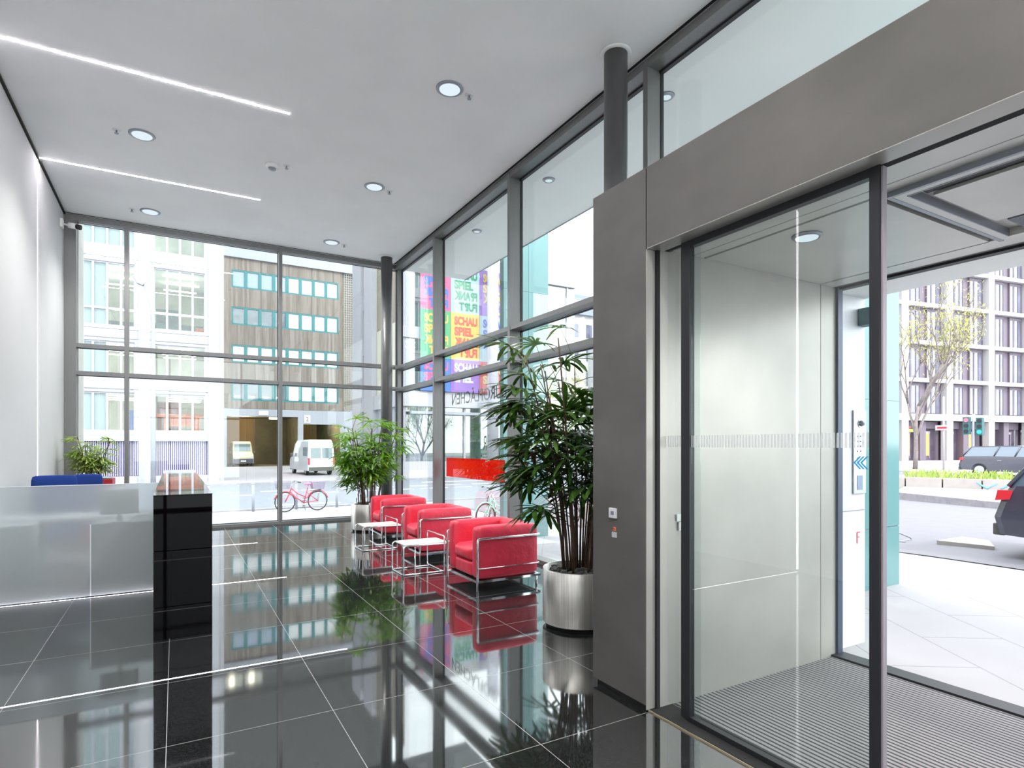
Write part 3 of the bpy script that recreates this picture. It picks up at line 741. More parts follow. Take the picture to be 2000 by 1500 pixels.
round_planter(2.95, 4.02, .30, .475, 'large round brushed steel planter beside the steel entrance wall', 1)
palm(2.95, 4.02, .41, 'tall dark green lady palm growing in the near steel planter', 'potted_palm', 'leaf_dark', 27, .80, 1.90, 1.2, .20, 11, L=.35, W=.052, leaves=7, base_start=.42, petiole=.28, lean=.30,
     avoid=lambda e: math.hypot(e.x-2.95, e.y-4.02) > .60 or e.y < 3.33 or e.x > 3.8 or (e-Vector((3.69, 4.42, e.z))).length < .33)
round_planter(2.98, 10.32, .30, .475, 'round brushed steel planter beyond the row of armchairs', 2)
palm(2.98, 10.32, .41, 'lady palm with leaves coloured as backlit, growing in the far steel planter by the column', 'potted_palm', 'leaf_backlit', 28, .55, 1.55, 1.0, .22, 5, L=.29, W=.046, leaves=7, base_start=.40, petiole=.24, lean=.26,
     avoid=lambda e: e.x > 3.75 or (e-Vector((3.69, 11.5, e.z))).length < .33 or (e.y < 10.1 and e.z < .95))
t = thing('red_planter', (-1.12, 11.35, 0), 'tall red rectangular planter behind the blue chairs', 'planter')
MB().box(-1.38, -.85, 11.1, 11.6, 0, .975, .01).build('body', 'redbox', t); bx('soil', 'pebble', -1.35, -.88, 11.13, 11.57, .95, .978, t)
palm(-1.15, 11.35, .96, 'pale yellow green leafy plant in the red planter by the left window', 'potted_plant', 'leaf_pale', 15, .25, .72, .7, .15, 8, L=.20, W=.036, leaves=6, base_start=.25, petiole=.11, lean=.40,
     avoid=lambda e: e.x < -1.40 or e.y > 11.7)

# ------------------------------------------------------------------ armchairs
def armchair(label):
    t = thing('leather_armchair', (0, 0, 0), label, 'armchair', 'red leather armchairs in a row')
    W = dict(world=False)
    D, H = .73, .74
    MB().cushion(.0, D, .0, .145, .112, .652, .035, .010).build('arm_cushion', 'leather', t, False)
    MB().cushion(.0, D, H-.145, H, .112, .652, .035, .010).build('arm_cushion', 'leather', t, False)
    MB().cushion(D-.17, D-.01, .148, H-.148, .30, .645, .035, .012).build('back_cushion', 'leather', t, False)
    MB().cushion(.0, D-.16, .148, H-.148, .275, .42, .04, .022).build('seat_cushion', 'leather', t, False)
    MB().cushion(.005, D-.02, .148, H-.148, .115, .272, .03, .006).build('base_cushion', 'leather', t, False)
    r = .0125; o = .016
    MB().path([(-.012, -o, .0), (-.012, -o, .535), (D+o, -o, .535), (D+o, H+o, .535), (-.012, H+o, .535), (-.012, H+o, .0)], r, .035, 10).build('top_rail', 'chrome', t, False)
    MB().path([(-.012, -o, .228), (D+o*.7, -o, .228), (D+o*.7, H+o, .228), (-.012, H+o, .228)], .0065, .03, 8).build('side_rail', 'chrome', t, False)
    b = MB()
    for a in ((-.02, D+.02, -.022, .01), (-.02, D+.02, H-.01, H+.022)): b.box(a[0], a[1], a[2], a[3], .082, .108)
    b.box(-.02, .01, .01, H-.01, .082, .108); b.box(D-.01, D+.02, .01, H-.01, .082, .108)
    b.build('base_frame', 'chrome', t, False)
    bx('seat_deck', 'black', .03, D-.03, .03, H-.03, .088, .105, t, 0, False)
    for y in (-o, H+o): MB().tube([(D-.03, y, 0), (D-.03, y, .085)], .0125, 10).build('leg', 'chrome', t, False)
    return t
ac = armchair('red leather armchair in chrome tube frame, nearest of the row')
ac.location = (2.705, 5.42, 0)
for x, y, rz, l in ((2.77, 7.22, R(-2), 'middle of the row'), (2.825, 9.02, R(-2), 'farthest, before the palm')):
    c = copy_tree(ac); c.location = (x, y, 0); c.rotation_euler.z = rz; c['label'] = 'red leather armchair in a chrome tube frame, ' + l

def side_table(label):
    t = thing('side_table', (0, 0, 0), label, 'side table', 'chrome tube side tables')
    L, Wd, H = .56, .40, .345
    MB().box(.02, L, .012, Wd-.012, H-.006, H+.006, .003).build('tabletop', 'tabletop', t, False)
    # front loop: floor bar, two legs curving into the top rails, then down again at the back
    MB().path([(L, 0, H-.008), (0, 0, H-.008), (0, 0, .0095), (0, Wd, .0095), (0, Wd, H-.008), (L, Wd, H-.008)], .0095, .045, 10).build('front_frame', 'chrome', t, False)
    MB().path([(.14, 0, H-.02), (.14, 0, .0095), (.14, 0.001, .0095)], .007, .02, 8).build('leg', 'chrome', t, False)
    MB().path([(.14, Wd, H-.02), (.14, Wd, .0095), (.14, Wd+.001, .0095)], .007, .02, 8).build('leg', 'chrome', t, False)
    MB().path([(L-.07, -.04, .43), (L-.07, -.04, .0095), (L-.07, Wd+.10, .0095), (L-.07, Wd+.10, .43)], .0085, .035, 10, True).build('rear_loop', 'chrome', t, False)
    MB().path([(.0, 0.0, .0095), (L-.07, 0.0, .0095)], .0085).build('floor_rail', 'chrome', t, False)
    MB().path([(.0, Wd, .0095), (L-.07, Wd, .0095)], .0085).build('floor_rail', 'chrome', t, False)
    return t
tb = side_table('small grey side table with chrome tube legs between the nearest and middle armchairs'); tb.location = (2.27, 6.46, 0)
c = copy_tree(tb); c.location = (2.30, 8.25, 0); c['label'] = 'small grey side table with chrome tube legs between the middle and farthest armchairs'

# ------------------------------------------------------------------ outside ground
def sm(t): t = max(0, min(1, t)); return t*t*(3-2*t)
def gz(x, y): return -.03-.72*sm((y-4)/12)*(1-sm((x-12)/10)*(1-sm((y-24)/6)))
def drape(name, poly_fn, mat, off=0.0, kind='structure', label=None, cat=None):
    # poly_fn: (x0,x1,y0,y1,nx,ny, map)
    x0, x1, y0, y1, nx, ny, mp = poly_fn
    m = MB(); V = [[None]*(ny+1) for _ in range(nx+1)]
    for i in range(nx+1):
        for j in range(ny+1):
            u = x0+(x1-x0)*i/nx; v = y0+(y1-y0)*j/ny; x, y = mp(u, v) if mp else (u, v)
            V[i][j] = m.bm.verts.new((x, y, gz(x, y)+off))
    for i in range(nx):
        for j in range(ny): m.bm.faces.new((V[i][j], V[i+1][j], V[i+1][j+1], V[i][j+1])).smooth = True
    o = m.build(name, mat); return tag(o, label, cat, None, kind)
gmesh = MB(); xs = [-60, -30, -12, -6, -2]+[4.25] + [4.25+.75*k for k in range(1, 60)] + [52, 60, 80, 110]; ys = [-30, -12, -6, 0, 2, 4]+[4+.75*k for k in range(1, 24)]+[24, 30, 40, 60, 75, 110]
Vv = {}
for x in xs:
    for y in ys: Vv[x, y] = gmesh.bm.verts.new((x, y, gz(x, y)))
for a, b in zip(xs, xs[1:]):
    for c_, e in zip(ys, ys[1:]):
        if a < 4.2 and c_ < 12: 
            continue
        gmesh.bm.faces.new((Vv[a, c_], Vv[b, c_], Vv[b, e], Vv[a, e])).smooth = True
tag(gmesh.build('pavement', 'paving'), 'light grey pavement around the building', 'pavement', kind='structure')
# fill strip between the glass and the sloping pavement behind the back window
tag(bx('plinth', 'kerb', -1.9, 4.3, 12.14, 12.5, -.75, -.03), kind='structure')
drape('road', (-50, 60, 22.3, 36.8, 60, 6, None), 'asphalt', .01, label='street behind the lobby with dashed white lines', cat='road')
tag(bx('kerb', 'kerb', -40, 20, 22.0, 22.3, -.80, -.70), kind='structure')
tag(bx('kerb', 'kerb', -40, 20, 36.8, 37.1, -.80, -.66), kind='structure')
for yy, l in ((30.6, 'farther'), (28.6, 'nearer')):
    q = MB()
    for k in range(-8, 22): q.box(k*1.9-.2+(0 if yy > 30 else .35), k*1.9+.75+(0 if yy > 30 else .35), yy, yy+.28, gz(5, yy)+.012, gz(5, yy)+.02)
    tag(q.build('road_marking', 'paint'), l + ' row of dashed white lines on the back street', 'road marking')
q = MB(); q.box(3.2, 5.6, 23.2, 23.5, -.738, -.728); q.box(14, 26, 24.2, 24.45, -.738, -.728); q.box(14, 30, 26.4, 26.7, -.738, -.728); q.box(13, 30, 33.4, 33.7, -.738, -.728)
tag(q.build('road_marking', 'paint'), 'solid white lines on the back street right of the red bicycle', 'road marking')

for i, (x, l) in enumerate(((.95, 'behind the right end of the black counter'), (2.3, 'left of the back mullion'), (3.7, 'behind the red bicycle'), (5.1, 'right of the red bicycle'))):
    yb = 21.7
    t = thing('street_bollard', (x, yb, -.75), 'slim grey street bollard ' + l, 'bollard', 'grey bollards along the kerb')
    MB().cyl(x, yb, -.76, .19, .045, n=20).build('post', 'galv', t); MB().lathe(x, yb, [(.05, .18), (.05, .20), (.03, .215)], 20).build('cap', 'galv', t)

# ------------------------------------------------------------------ bicycles
def bicycle(loc, rz, label, paint, basket=None, rear=None, saddle='black', lean=0):
    t = thing('bicycle', loc, label, 'bicycle', None, rz)
    t.rotation_euler.x = R(lean)
    rw, wb = .34, 1.08
    def wheel(cx):
        w = MB().torus((cx, 0, rw), (0, 1, 0), rw-.018, .018, 44, 6).build('tyre', 'tyre', t, False)
        a = MB().torus((cx, 0, rw), (0, 1, 0), rw-.045, .009, 40, 5)
        for k in range(14):
            an = math.pi*2*k/14; a.tube([(cx, 0, rw), (cx+(rw-.045)*math.cos(an), 0, rw+(rw-.045)*math.sin(an))], .0022, 4)
        a.tube([(cx, -.04, rw), (cx, .04, rw)], .022, 10)
        a.build('rim', 'rim', t, False)
        f = MB(); pts = [(cx+(rw+.02)*math.cos(k*.2+.25), 0, rw+(rw+.02)*math.sin(k*.2+.25)) for k in range(14)]
        f.tube(pts, .016, 6).build('mudguard', paint, t, False)
    wheel(-.0); wheel(wb)
    bb = (wb-.62+.0, 0, .30); bb = (.62, 0, .29); st = (.74, 0, .78); hd = (.20, 0, .80); hd2 = (.15, 0, .62); ra = (wb, 0, rw)
    f = MB()
    f.tube([hd2, bb], .019); f.tube([bb, st], .017); f.tube([hd, (.42, 0, .60), (.68, 0, .48)], .017); f.tube([hd, hd2], .022)
    for s in (-.05, .05): f.tube([bb, (wb, s, rw)], .010); f.tube([(st[0]-.03, 0, .64), (wb, s, rw)], .009)
    f.build('frame', paint, t, False)
    k = MB()
    for s in (-.045, .045): k.tube([(hd2[0], s*.8, hd2[2]), (0, s, rw)], .012)
    k.build('fork', paint, t, False)
    hb = MB(); hb.tube([hd, (.24, 0, .96)], .012); hb.path([(.42, -.28, 1.0), (.26, -.22, 1.03), (.22, 0, .97), (.26, .22, 1.03), (.42, .28, 1.0)], .011, .05)
    hb.build('handlebar', 'rim', t, False)
    gp = MB(); gp.tube([(.34, -.255, 1.02), (.45, -.29, 1.0)], .018); gp.tube([(.34, .255, 1.02), (.45, .29, 1.0)], .018); gp.build('grips', 'black', t, False)
    MB().tube([st, (.765, 0, .90)], .013).build('seat_post', 'rim', t, False)
    MB().cushion(.64, .90, -.085, .085, .90, .965, .03, .01, 6).build('saddle', saddle, t, False)
    c = MB(); c.torus((.62, -.05, .29), (0, 1, 0), .09, .008, 24, 5); c.tube([(.62, -.05, .29), (.56, -.08, .14)], .01); c.tube([(.62, .05, .29), (.68, .08, .44)], .01)
    c.box(.50, .62, -.14, -.06, .13, .15); c.box(.62, .74, .06, .14, .43, .45)
    c.build('crank', 'grime', t, False)
    MB().tube([(.62, .06, .28), (.72, .2, .012)], .008).build('kickstand', 'grime', t, False)
    rk = MB(); rk.path([(.80, -.06, .70), (1.2, -.06, .72), (1.2, .06, .72), (.80, .06, .70)], .006, .02)
    for s in (-.06, .06): rk.tube([(1.15, s, .72), (wb, s, rw)], .005)
    rk.build('rack', 'grime', t, False)
    if basket:
        b = MB(); x0, x1 = -.26, .10
        for z, e in ((.80, .0), (.88, .02), (.96, .035), (1.05, .05)):
            b.path([(x0-e, -.15-e, z), (x1+e, -.15-e, z), (x1+e, .15+e, z), (x0-e, .15+e, z)], .004, .03, 5, True)
        for i in range(9):
            xx = x0+(x1-x0)*i/8
            for s in (-1, 1): b.tube([(xx, s*.15, .80), (xx, s*.2, 1.05)], .003, 4)
        for i in range(7):
            yy = -.15+.3*i/6
            b.tube([(x0, yy, .80), (x0-.05, yy*1.3, 1.05)], .003, 4); b.tube([(x1, yy, .80), (x1+.05, yy*1.3, 1.05)], .003, 4); b.tube([(x0, yy, .80), (x1, yy, .80)], .003, 4)
        b.build('front_basket', basket, t, False)
    if rear:
        b = MB(); b.prism([(.90, .74), (1.26, .74), (1.32, 1.0), (.84, 1.0)], 1, -.16, .16); b.build('rear_basket', rear, t, False)
    return t
bicycle((3.20, 20.9, -.745), R(4), 'red city bicycle with wire front basket and rear basket, seen through the back window', 'bikered', 'basket', 'basket', 'pink')
b2 = bicycle((5.55, 20.4, -.745), R(62), 'grey bicycle with olive bags half hidden behind the far palm', 'bikegrey', 'basket', 'bag')
bicycle((8.1, 15.2, gz(8.1, 15.4)), R(70), 'pale bicycle with red seat post behind the mullion between the first panes', 'bikegrey', None, None)
bicycle((8.9, 11.6, gz(8.9, 12)), R(75), 'silver bicycle leaning beside the red and white sign board', 'bikegrey', 'basket', None)
bicycle((7.0, 13.6, gz(7.0, 13.7)), R(15), 'mint green bicycle parked under the red film strip', 'bikegreen', None, None)
bicycle((12.5, 13.0, gz(12.5, 13.5)), R(80), 'pink red bicycle far behind the near palm leaves', 'bikered', None, None, 'pink')
t = thing('sign_board', (8.65, 10.9, gz(8.65, 10.9)), 'folding taupe pavement sign board with a red stripe outside the right glass', 'sign')
zb = gz(8.65, 10.9)
m1 = MB(); m1.prism([(10.35, zb), (10.42, zb), (10.92, zb+1.05), (10.85, zb+1.05)], 0, 8.4, 8.47); m1.build('leg', 'taupe', t)
m1 = MB(); m1.prism([(11.35, zb), (11.42, zb), (10.92, zb+1.05), (10.85, zb+1.05)], 0, 8.4, 8.47); m1.build('leg', 'taupe', t)
m1 = MB(); m1.prism([(10.49, zb+.12), (10.60, zb+.12), (10.86, zb+.78), (10.77, zb+.78)], 0, 8.37, 8.395); m1.build('stripe', 'signred', t)
m1 = MB(); m1.prism([(10.35, zb), (10.42, zb), (10.92, zb+1.05), (10.85, zb+1.05)], 0, 8.9, 8.97); m1.build('leg', 'taupe', t)
m1 = MB(); m1.prism([(11.35, zb), (11.42, zb), (10.92, zb+1.05), (10.85, zb+1.05)], 0, 8.9, 8.97); m1.build('leg', 'taupe', t)
bx('crossbar', 'taupe', 8.4, 8.97, 10.84, 10.93, zb+1.0, zb+1.06, t)

# ------------------------------------------------------------------ street lamp
t = thing('street_lamp', (-1.05, 38.2, -.75), 'white street lamp post with curved arm in front of the white building', 'street lamp')
MB().tube([(-1.05, 38.2, -.75), (-1.05, 38.2, 5), (-1.05, 38.2, 8.4), (-1.15, 38.1, 9.2), (-1.5, 38, 10.4)], .13, 12, r2=.06).build('pole', 'band', t)
hm = MB(); hm.prism([(-1.45, 10.35), (-1.5, 10.6), (-1.95, 10.75), (-1.98, 10.68), (-1.8, 10.35), (-1.55, 10.25)], 1, 37.8, 38.15); hm.build('lamp_head', 'band', t)

# ------------------------------------------------------------------ white grid building
def win_unit(t, x0, x1, z0, z1, y, kind, transom=None, n=4):
    f = MB(); w = .09
    f.box(x0, x1, y-.1, y, z0, z0+w); f.box(x0, x1, y-.1, y, z1-w, z1)
    for k in range(n+1):
        xx = x0+(x1-x0)*k/n; f.box(max(x0, xx-.06), min(x1, xx+.06), y-.1, y, z0+w, z1-w)
    if transom: f.box(x0, x1, y-.09, y-.01, transom, transom+.12)
    fo = f.build('window', 'wframe', t)
    if kind == 'blind':
        bx('blind', 'blinds', x0+.05, x1-.05, y+.05, y+.08, z0+.05, z1-.05, fo)
    elif kind == 'mix':
        bx('blind', 'blinds', x0+.05, x0+(x1-x0)*.5, y+.05, y+.08, z0+.05, z1-.05, fo)
    bx('pane', glassfar, x0+.05, x1-.05, y-.05, y-.03, z0+.05, z1-.05, fo)
    return fo
glassfar = glass('far office glass', (.84, .90, .90), .05)
t = thing('office_building', (-5, 42, -.75), 'white framed office building with tall windows and violet slat base', 'building')
Y0 = 40.2
pil = MB()
for c_ in (-15.95, -12.35, -8.75, -5.15, -1.55, 2.05):
    pil.box(c_-.29, c_+.29, Y0-.0, Y0+.6, -.75, 28)
pil.box(2.34, 2.62, Y0+.25, Y0+2.5, -.75, 28)
pil.build('pillars', 'wfac', t)
bd = MB()
for z0, z1 in ((1.78, 2.18), (4.76, 5.14), (7.66, 8.12), (12.22, 12.70), (17.3, 17.9), (22.3, 22.9), (27.4, 28)): bd.box(-16.3, 2.34, Y0+.05, Y0+.5, z0, z1)
bd.box(-16.3, 2.34, Y0+.1, Y0+.5, -.75, -.28)
bd.build('floor_bands', 'wfac', t)
jn = MB()
for c_ in (-5.15, -1.55, 2.05):
    for z in (1.78, 2.18, 4.76, 5.14, 7.66, 8.12, 12.22, 12.70): jn.box(c_-.29, c_+.29, Y0-.012, Y0, z-.02, z+.02)
    for z0, z1 in ((1.78, 2.18), (4.76, 5.14), (7.66, 8.12), (12.22, 12.70)): jn.box(c_-.30, c_-.27, Y0-.012, Y0+.04, z0, z1); jn.box(c_+.27, c_+.30, Y0-.012, Y0+.04, z0, z1)
for z in (1.78, 2.10, 4.76, 5.06, 7.66, 8.0, 12.22, 12.58): jn.box(-8.4, 2.3, Y0+.04, Y0+.05, z-.022, z+.022)
jn.build('panel_joints', 'band', t)
slb = MB()
for z in (2.0, 4.95, 7.9, 12.45): slb.box(-16.2, 2.3, Y0+.5, Y0+7, z-.12, z+.12)
slb.build('floor_slabs', 'ceil', t)
bx('back_wall', 'office', -16.2, 2.3, Y0+6.9, Y0+7.1, -.75, 28, t)
bx('side_wall', 'wfac', 2.3, 2.6, Y0+2.5, 66, -.75, 28, t)
bx('side_wall', 'wfac', -16.3, -16.1, Y0+.5, Y0+7, -.75, 18, t)
for ci, (a, b) in enumerate(((-15.66, -12.64), (-12.06, -9.04), (-8.46, -5.44), (-4.86, -1.84), (-1.26, 1.76))):
    if ci < 2: continue
    rnd = random.Random(ci)
    for z0, z1, tr, kd in ((23.1, 27.2, 24.1, 'blind'), (18.1, 22.1, 19.2, 'mix'), (12.85, 17.1, 13.9, 'blind' if ci < 4 else 'open'), (8.3, 11.95, 9.25, 'mix' if ci == 3 else 'open'), (5.3, 7.45, None, 'mix' if ci == 3 else 'open'), (2.3, 4.55, None, 'mix' if ci == 3 else 'open')):
        if ci == 2: kd = 'blind'
        fr_ = MB(); fr_.box(a, a+.18, Y0+.1, Y0+.3, z0-.15, z1+.25); fr_.box(b-.18, b, Y0+.1, Y0+.3, z0-.15, z1+.25); fr_.box(a+.18, b-.18, Y0+.1, Y0+.3, z1, z1+.25); fr_.box(a+.18, b-.18, Y0+.1, Y0+.3, z0-.15, z0)
        fr_.build('reveal', 'wfac', t)
        win_unit(t, a+.18, b-.18, z0, z1, Y0+.28, kd, tr)
        for k in range(3):
            lz = z1-.1+.0*k; yy = Y0+1.2+k*1.9; x_ = a+.5+rnd.random()*.4
            bx('office_lamp', 'olamp', x_, x_+1.9, yy, yy+.16, lz-.05, lz, t)
    sl = MB(); x_ = a
    while x_ < b: sl.box(x_, x_+.035, Y0+.22, Y0+.28, -.26, 1.76); x_ += .105
    bk = bx('grille_back', 'slat', a, b, Y0+.30, Y0+.34, -.28, 1.78, t); sl.build('slat_grille', 'wslat', t)
fu = MB(); fu.box(-1.05, 1.55, Y0+2.0, Y0+2.15, 3.25, 3.45); fu.box(1.0, 1.35, Y0+2.0, Y0+2.15, 2.2, 3.25); fu.box(-.6, -.35, Y0+2.0, Y0+2.15, 2.2, 3.25); fu.box(-.3, .9, Y0+2.2, Y0+2.3, 2.7, 3.25)
fu.build('orange_shelving', 'orange', t)
bx('partition', 'brown', -1.0, .35, Y0+4, Y0+4.1, 2.2, 4.3, t); bx('partition', 'cream', 1.1, 2.1, Y0+3.2, Y0+3.3, 2.2, 4.1, t)
for (a, b, z0, z1, y_, mm) in ((-2.4, -1.95, 2.2, 3.6, 1.5, 'pblue'), (-1.1, 1.6, 8.1, 9.3, 3.5, 'officedark'), (-3.6, -2, 8.1, 9.2, 3.5, 'officedark'), (-1.1, 1.6, 5.1, 5.9, 3.5, 'officedark'), (-1.1, .2, 9.3, 10.6, 5.5, 'officedark'), (1.1, 1.6, 8.15, 8.75, 1.0, 'salmon_')):
    if mm == 'salmon_': mm = 'orange'
    bx('furniture', mm, a, b, Y0+y_, Y0+y_+.5, z0, z1, t)

# ------------------------------------------------------------------ board clad building with teal windows
t = thing('clad_building', (10.5, 69, -.75), 'board clad building with rows of teal framed windows above two garage bays', 'building')
Y1 = 68
def grid_wall(mb, x0, x1, z0, z1, holes, y0, y1):
    # horizontal strips between rows of holes (x0,x1,z0,z1)
    rows = sorted({(h[2], h[3]) for h in holes}); z = z0
    for a, b in rows:
        mb.box(x0, x1, y0, y1, z, a)
        xs_ = x0
        for hh in sorted([h for h in holes if (h[2], h[3]) == (a, b)]):
            if hh[0]-xs_ > .001: mb.box(xs_, hh[0], y0, y1, a, b)
            xs_ = hh[1]
        if x1-xs_ > .001: mb.box(xs_, x1, y0, y1, a, b)
        z = b
    mb.box(x0, x1, y0, y1, z, z1)
holes = [(5.12, 16.17, z0, z0+1.9) for z0 in (6.25, 10.22, 14.2, 18.1)]
wl = MB(); grid_wall(wl, 4.4, 16.6, 5.4, 21.25, holes, Y1, Y1+.3); wl.build('board_wall', 'boards', t)
ri = 0
for z0 in (6.25, 10.22, 14.2, 18.1):
    f = MB(); f.box(5.12, 16.17, Y1+.02, Y1+.15, z0, z0+.17); f.box(5.12, 16.17, Y1+.02, Y1+.15, z0+1.75, z0+1.9)
    for k in range(9):
        xx = 5.12+11.05*k/8; f.box(max(5.12, xx-.16), min(16.17, xx+.16), Y1+.0, Y1+.15, z0+.17, z0+1.75)
    fo = f.build('window_band', 'teal', t)
    for k in range(8):
        xx = 5.12+11.05*k/8
        if ri == 1: mt = 'twhite'
        else: mt = 'tpane' if k < 4 and ri == 3 else ('tdark' if k < 4 else 'twhite')
        if ri == 0: mt = 'tdark' if k < 4 else 'twhite'
        if ri == 2: mt = 'tdark' if k < 4 else 'twhite'
        bx('pane', mt, xx+.15, xx+1.24, Y1+.1, Y1+.13, z0+.16, z0+1.76, fo)
    if ri == 0:
        for k in range(4): bx('office_lamp', 'olamp', 5.4+k*1.38, 5.95+k*1.38, Y1+.06, Y1+.09, z0+.35, z0+.48, fo)
    ri += 1
up = MB(); up.box(4.4, 22, Y1-.25, Y1+.3, 21.25, 22.6); up.build('top_band', 'band', t)
bx('upper_sky_block', 'uppershade', 4.4, 22, Y1+.1, Y1+.5, 22.6, 42, t)  # carried up out of view to block the sky from floor reflections
for k in (0, 1):
    f = bx('upper_window', 'office', 4.5+k*1.9, 6.2+k*1.9, Y1+.05, Y1+.1, 22.6, 23.9, t)
    bx('upper_lamp', 'olamp', 4.9+k*1.9, 5.4+k*1.9, Y1-.0, Y1+.04, 22.8, 23.1, f)
    bx('upper_lamp', 'olamp', 4.9+k*1.9, 5.4+k*1.9, Y1-.0, Y1+.04, 23.35, 23.65, f)
bs = MB(); grid_wall(bs, 2.6, 17.5, -.75, 5.4, [(4.68, 11.77, -.75, 3.85), (12.32, 16.4, -.75, 3.85)], Y1-.05, Y1+.3)
bs = MB(); bs.box(2.6, 17.5, Y1-.05, Y1+.3, 4.62, 5.38); bs.box(2.6, 4.68, Y1-.05, Y1+.3, -.75, 4.62); bs.box(11.77, 12.32, Y1-.05, Y1+.3, -.75, 4.62); bs.box(12.32, 17.5, Y1-.05, Y1+.3, 3.85, 4.62); bs.box(16.4, 17.5, Y1-.05, Y1+.3, -.75, 3.85)
bs.build('garage_surround', 'band', t)
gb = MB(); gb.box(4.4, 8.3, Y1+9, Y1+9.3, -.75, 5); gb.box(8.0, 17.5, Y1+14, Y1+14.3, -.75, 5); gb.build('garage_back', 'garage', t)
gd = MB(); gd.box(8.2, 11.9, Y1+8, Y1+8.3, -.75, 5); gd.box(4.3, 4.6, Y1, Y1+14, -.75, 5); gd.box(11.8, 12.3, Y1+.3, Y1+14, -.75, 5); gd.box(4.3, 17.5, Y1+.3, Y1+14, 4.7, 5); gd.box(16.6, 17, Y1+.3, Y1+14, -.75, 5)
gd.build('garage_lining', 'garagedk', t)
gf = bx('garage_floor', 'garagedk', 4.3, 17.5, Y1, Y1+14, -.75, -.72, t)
for k, (x_, y_) in enumerate(((12.7, 2), (13.6, 4), (14.6, 3), (9, 1.5))): bx('garage_lamp', 'olamp', x_, x_+1.0, Y1+y_, Y1+y_+.2, 4.4 if k == 3 else 4.5, 4.6, t)
for gx, ge in ((6.3, 420), (14.3, 420)):
    gl2 = bpy.data.lights.new('garage_fill_light', 'POINT'); gl2.energy = ge; gl2.color = (1, .85, .6); gl2.shadow_soft_size = .1  # point fills added to brighten the garage interior
    go = bpy.data.objects.new('garage_fill_light', gl2); C.objects.link(go); go.location = (gx, Y1+3, 4.3)
sg = MB(); sg.box(12.4, 13.05, Y1-.12, Y1-.06, 4.0, 4.85); so = sg.build('number_sign', 'plastic', t)
lm = MB(); add_text(lm, '2', (12.58, Y1-.125, 4.15), (1, 0, 0), .32, .5, .01); lm.build('number', 'letter', so)
bx('wall_sign', 'plastic', 7.75, 8.7, Y1-.12, Y1-.06, 4.75, 5.2, t)
bx('roller_post', 'galv', 2.9, 3.9, Y1-1.6, Y1-.2, -.75, 3.0, t); 
t = thing('recess_building', (20, 69, -.75), 'tan rendered wall with wire mesh in the gap beside the board clad building', 'building')
bx('wall', 'tan', 16.6, 30, Y1+.3, Y1+.8, -.75, 26, t)
q = MB()
for k in range(60): q.box(16.8, 19.6, Y1-.02, Y1+.0, 5.5+k*.27, 5.53+k*.27)
for k in range(12): q.box(16.8+k*.25, 16.83+k*.25, Y1-.03, Y1-.0, 5.5, 21.5)
q.build('mesh_screen', 'ring', t)
bx('wall_base', 'band', 17.5, 30, Y1+.1, Y1+.3, -.75, 5.5, t)

# ------------------------------------------------------------------ banner building
t = thing('theatre_building', (20, 45, -.75), 'white banded building across the street with hanging colour banners', 'building')
XB = 13.95; YBB = 40.0
bx('side_wall', 'tan', XB, XB+.3, YBB+.3, 46.0, 4.5, 20, t); bx('side_wall', 'cream', XB-.02, XB, YBB+.3, 45.9, 4.6, 10.5, t)  # cream sheet paints a sunlit patch onto the tan wall
sw = MB(); sw.box(XB-.4, XB+.3, 46.0, 48.3, -.75, 20); sw.box(XB-.4, XB+.3, 49.3, 51.9, -.75, 20)
for z in (5.2, 9.0, 12.8, 16.6): sw.box(XB-.2, XB+.3, 48.3, 49.3, z, z+1.1)
sw.build('side_columns', 'wfac', t)
bx('side_glazing', 'tan', XB+.05, XB+.2, 48.3, 49.3, 6.3, 20, t)
sb = MB(); sb.box(XB-.3, XB+.3, YBB, 52, 4.3, 5.4); sb.build('side_band', 'wfac', t)
bx('side_base', 'band', XB, XB+.3, YBB+.2, 52, -.75, 4.3, t)
fb = MB()
fb.box(XB, 29, YBB-.3, YBB+.4, 4.3, 5.4); fb.box(XB, 29, YBB-.2, YBB+.4, 9.2, 10.0); fb.box(XB, 29, YBB-.2, YBB+.4, 14.6, 15.6); fb.box(XB, 29, YBB-.2, YBB+.4, -.75, .35)
fb.build('floor_bands', 'wfac', t)
fg = MB(); 
for z0, z1 in ((.35, 4.3), (5.4, 9.2), (10, 14.6)): fg.box(XB+.3, 29, YBB+.05, YBB+.1, z0, z1)
fg.build('glazing', glass('shop glass', (.75, .85, .85), .22), t)
bx('interior', pbr('grey green interior', (.30, .36, .30), .8, c2=(.12, .18, .12), nscale=.9, detail=5), XB+.3, 29, YBB+3, YBB+3.2, -.75, 15, t)
fm = MB()
for k in range(7):
    x_ = XB+.1+2.35*k; fm.box(x_, x_+.15, YBB-.05, YBB+.12, .35, 15)
fm.build('mullions', 'wframe', t)
bx('canopy_beam', 'galv', XB+.5, 29, YBB-.6, YBB-.35, 3.75, 3.95, t)
gl_ = MB()
for z in (8.6, 8.95, 13.9): gl_.box(XB+.3, XB+1.2, YBB+.6, YBB+.7, z, z+.08)
gl_.build('office_lamp', 'olamp', t)
MB().cyl(20.5, 38.6, -.75, 17.0, .42, n=28).build('front_column', 'wframe', t)
cols = [('pink', 'blue'), ('green', 'yellow'), ('blue', 'pink')], [('paleblue', 'leaf'), ('yellow', 'salmon'), ('purple', 'white')], [('purple', 'yellow'), ('paleblue', 'deepblue'), ('red', 'yellow')]
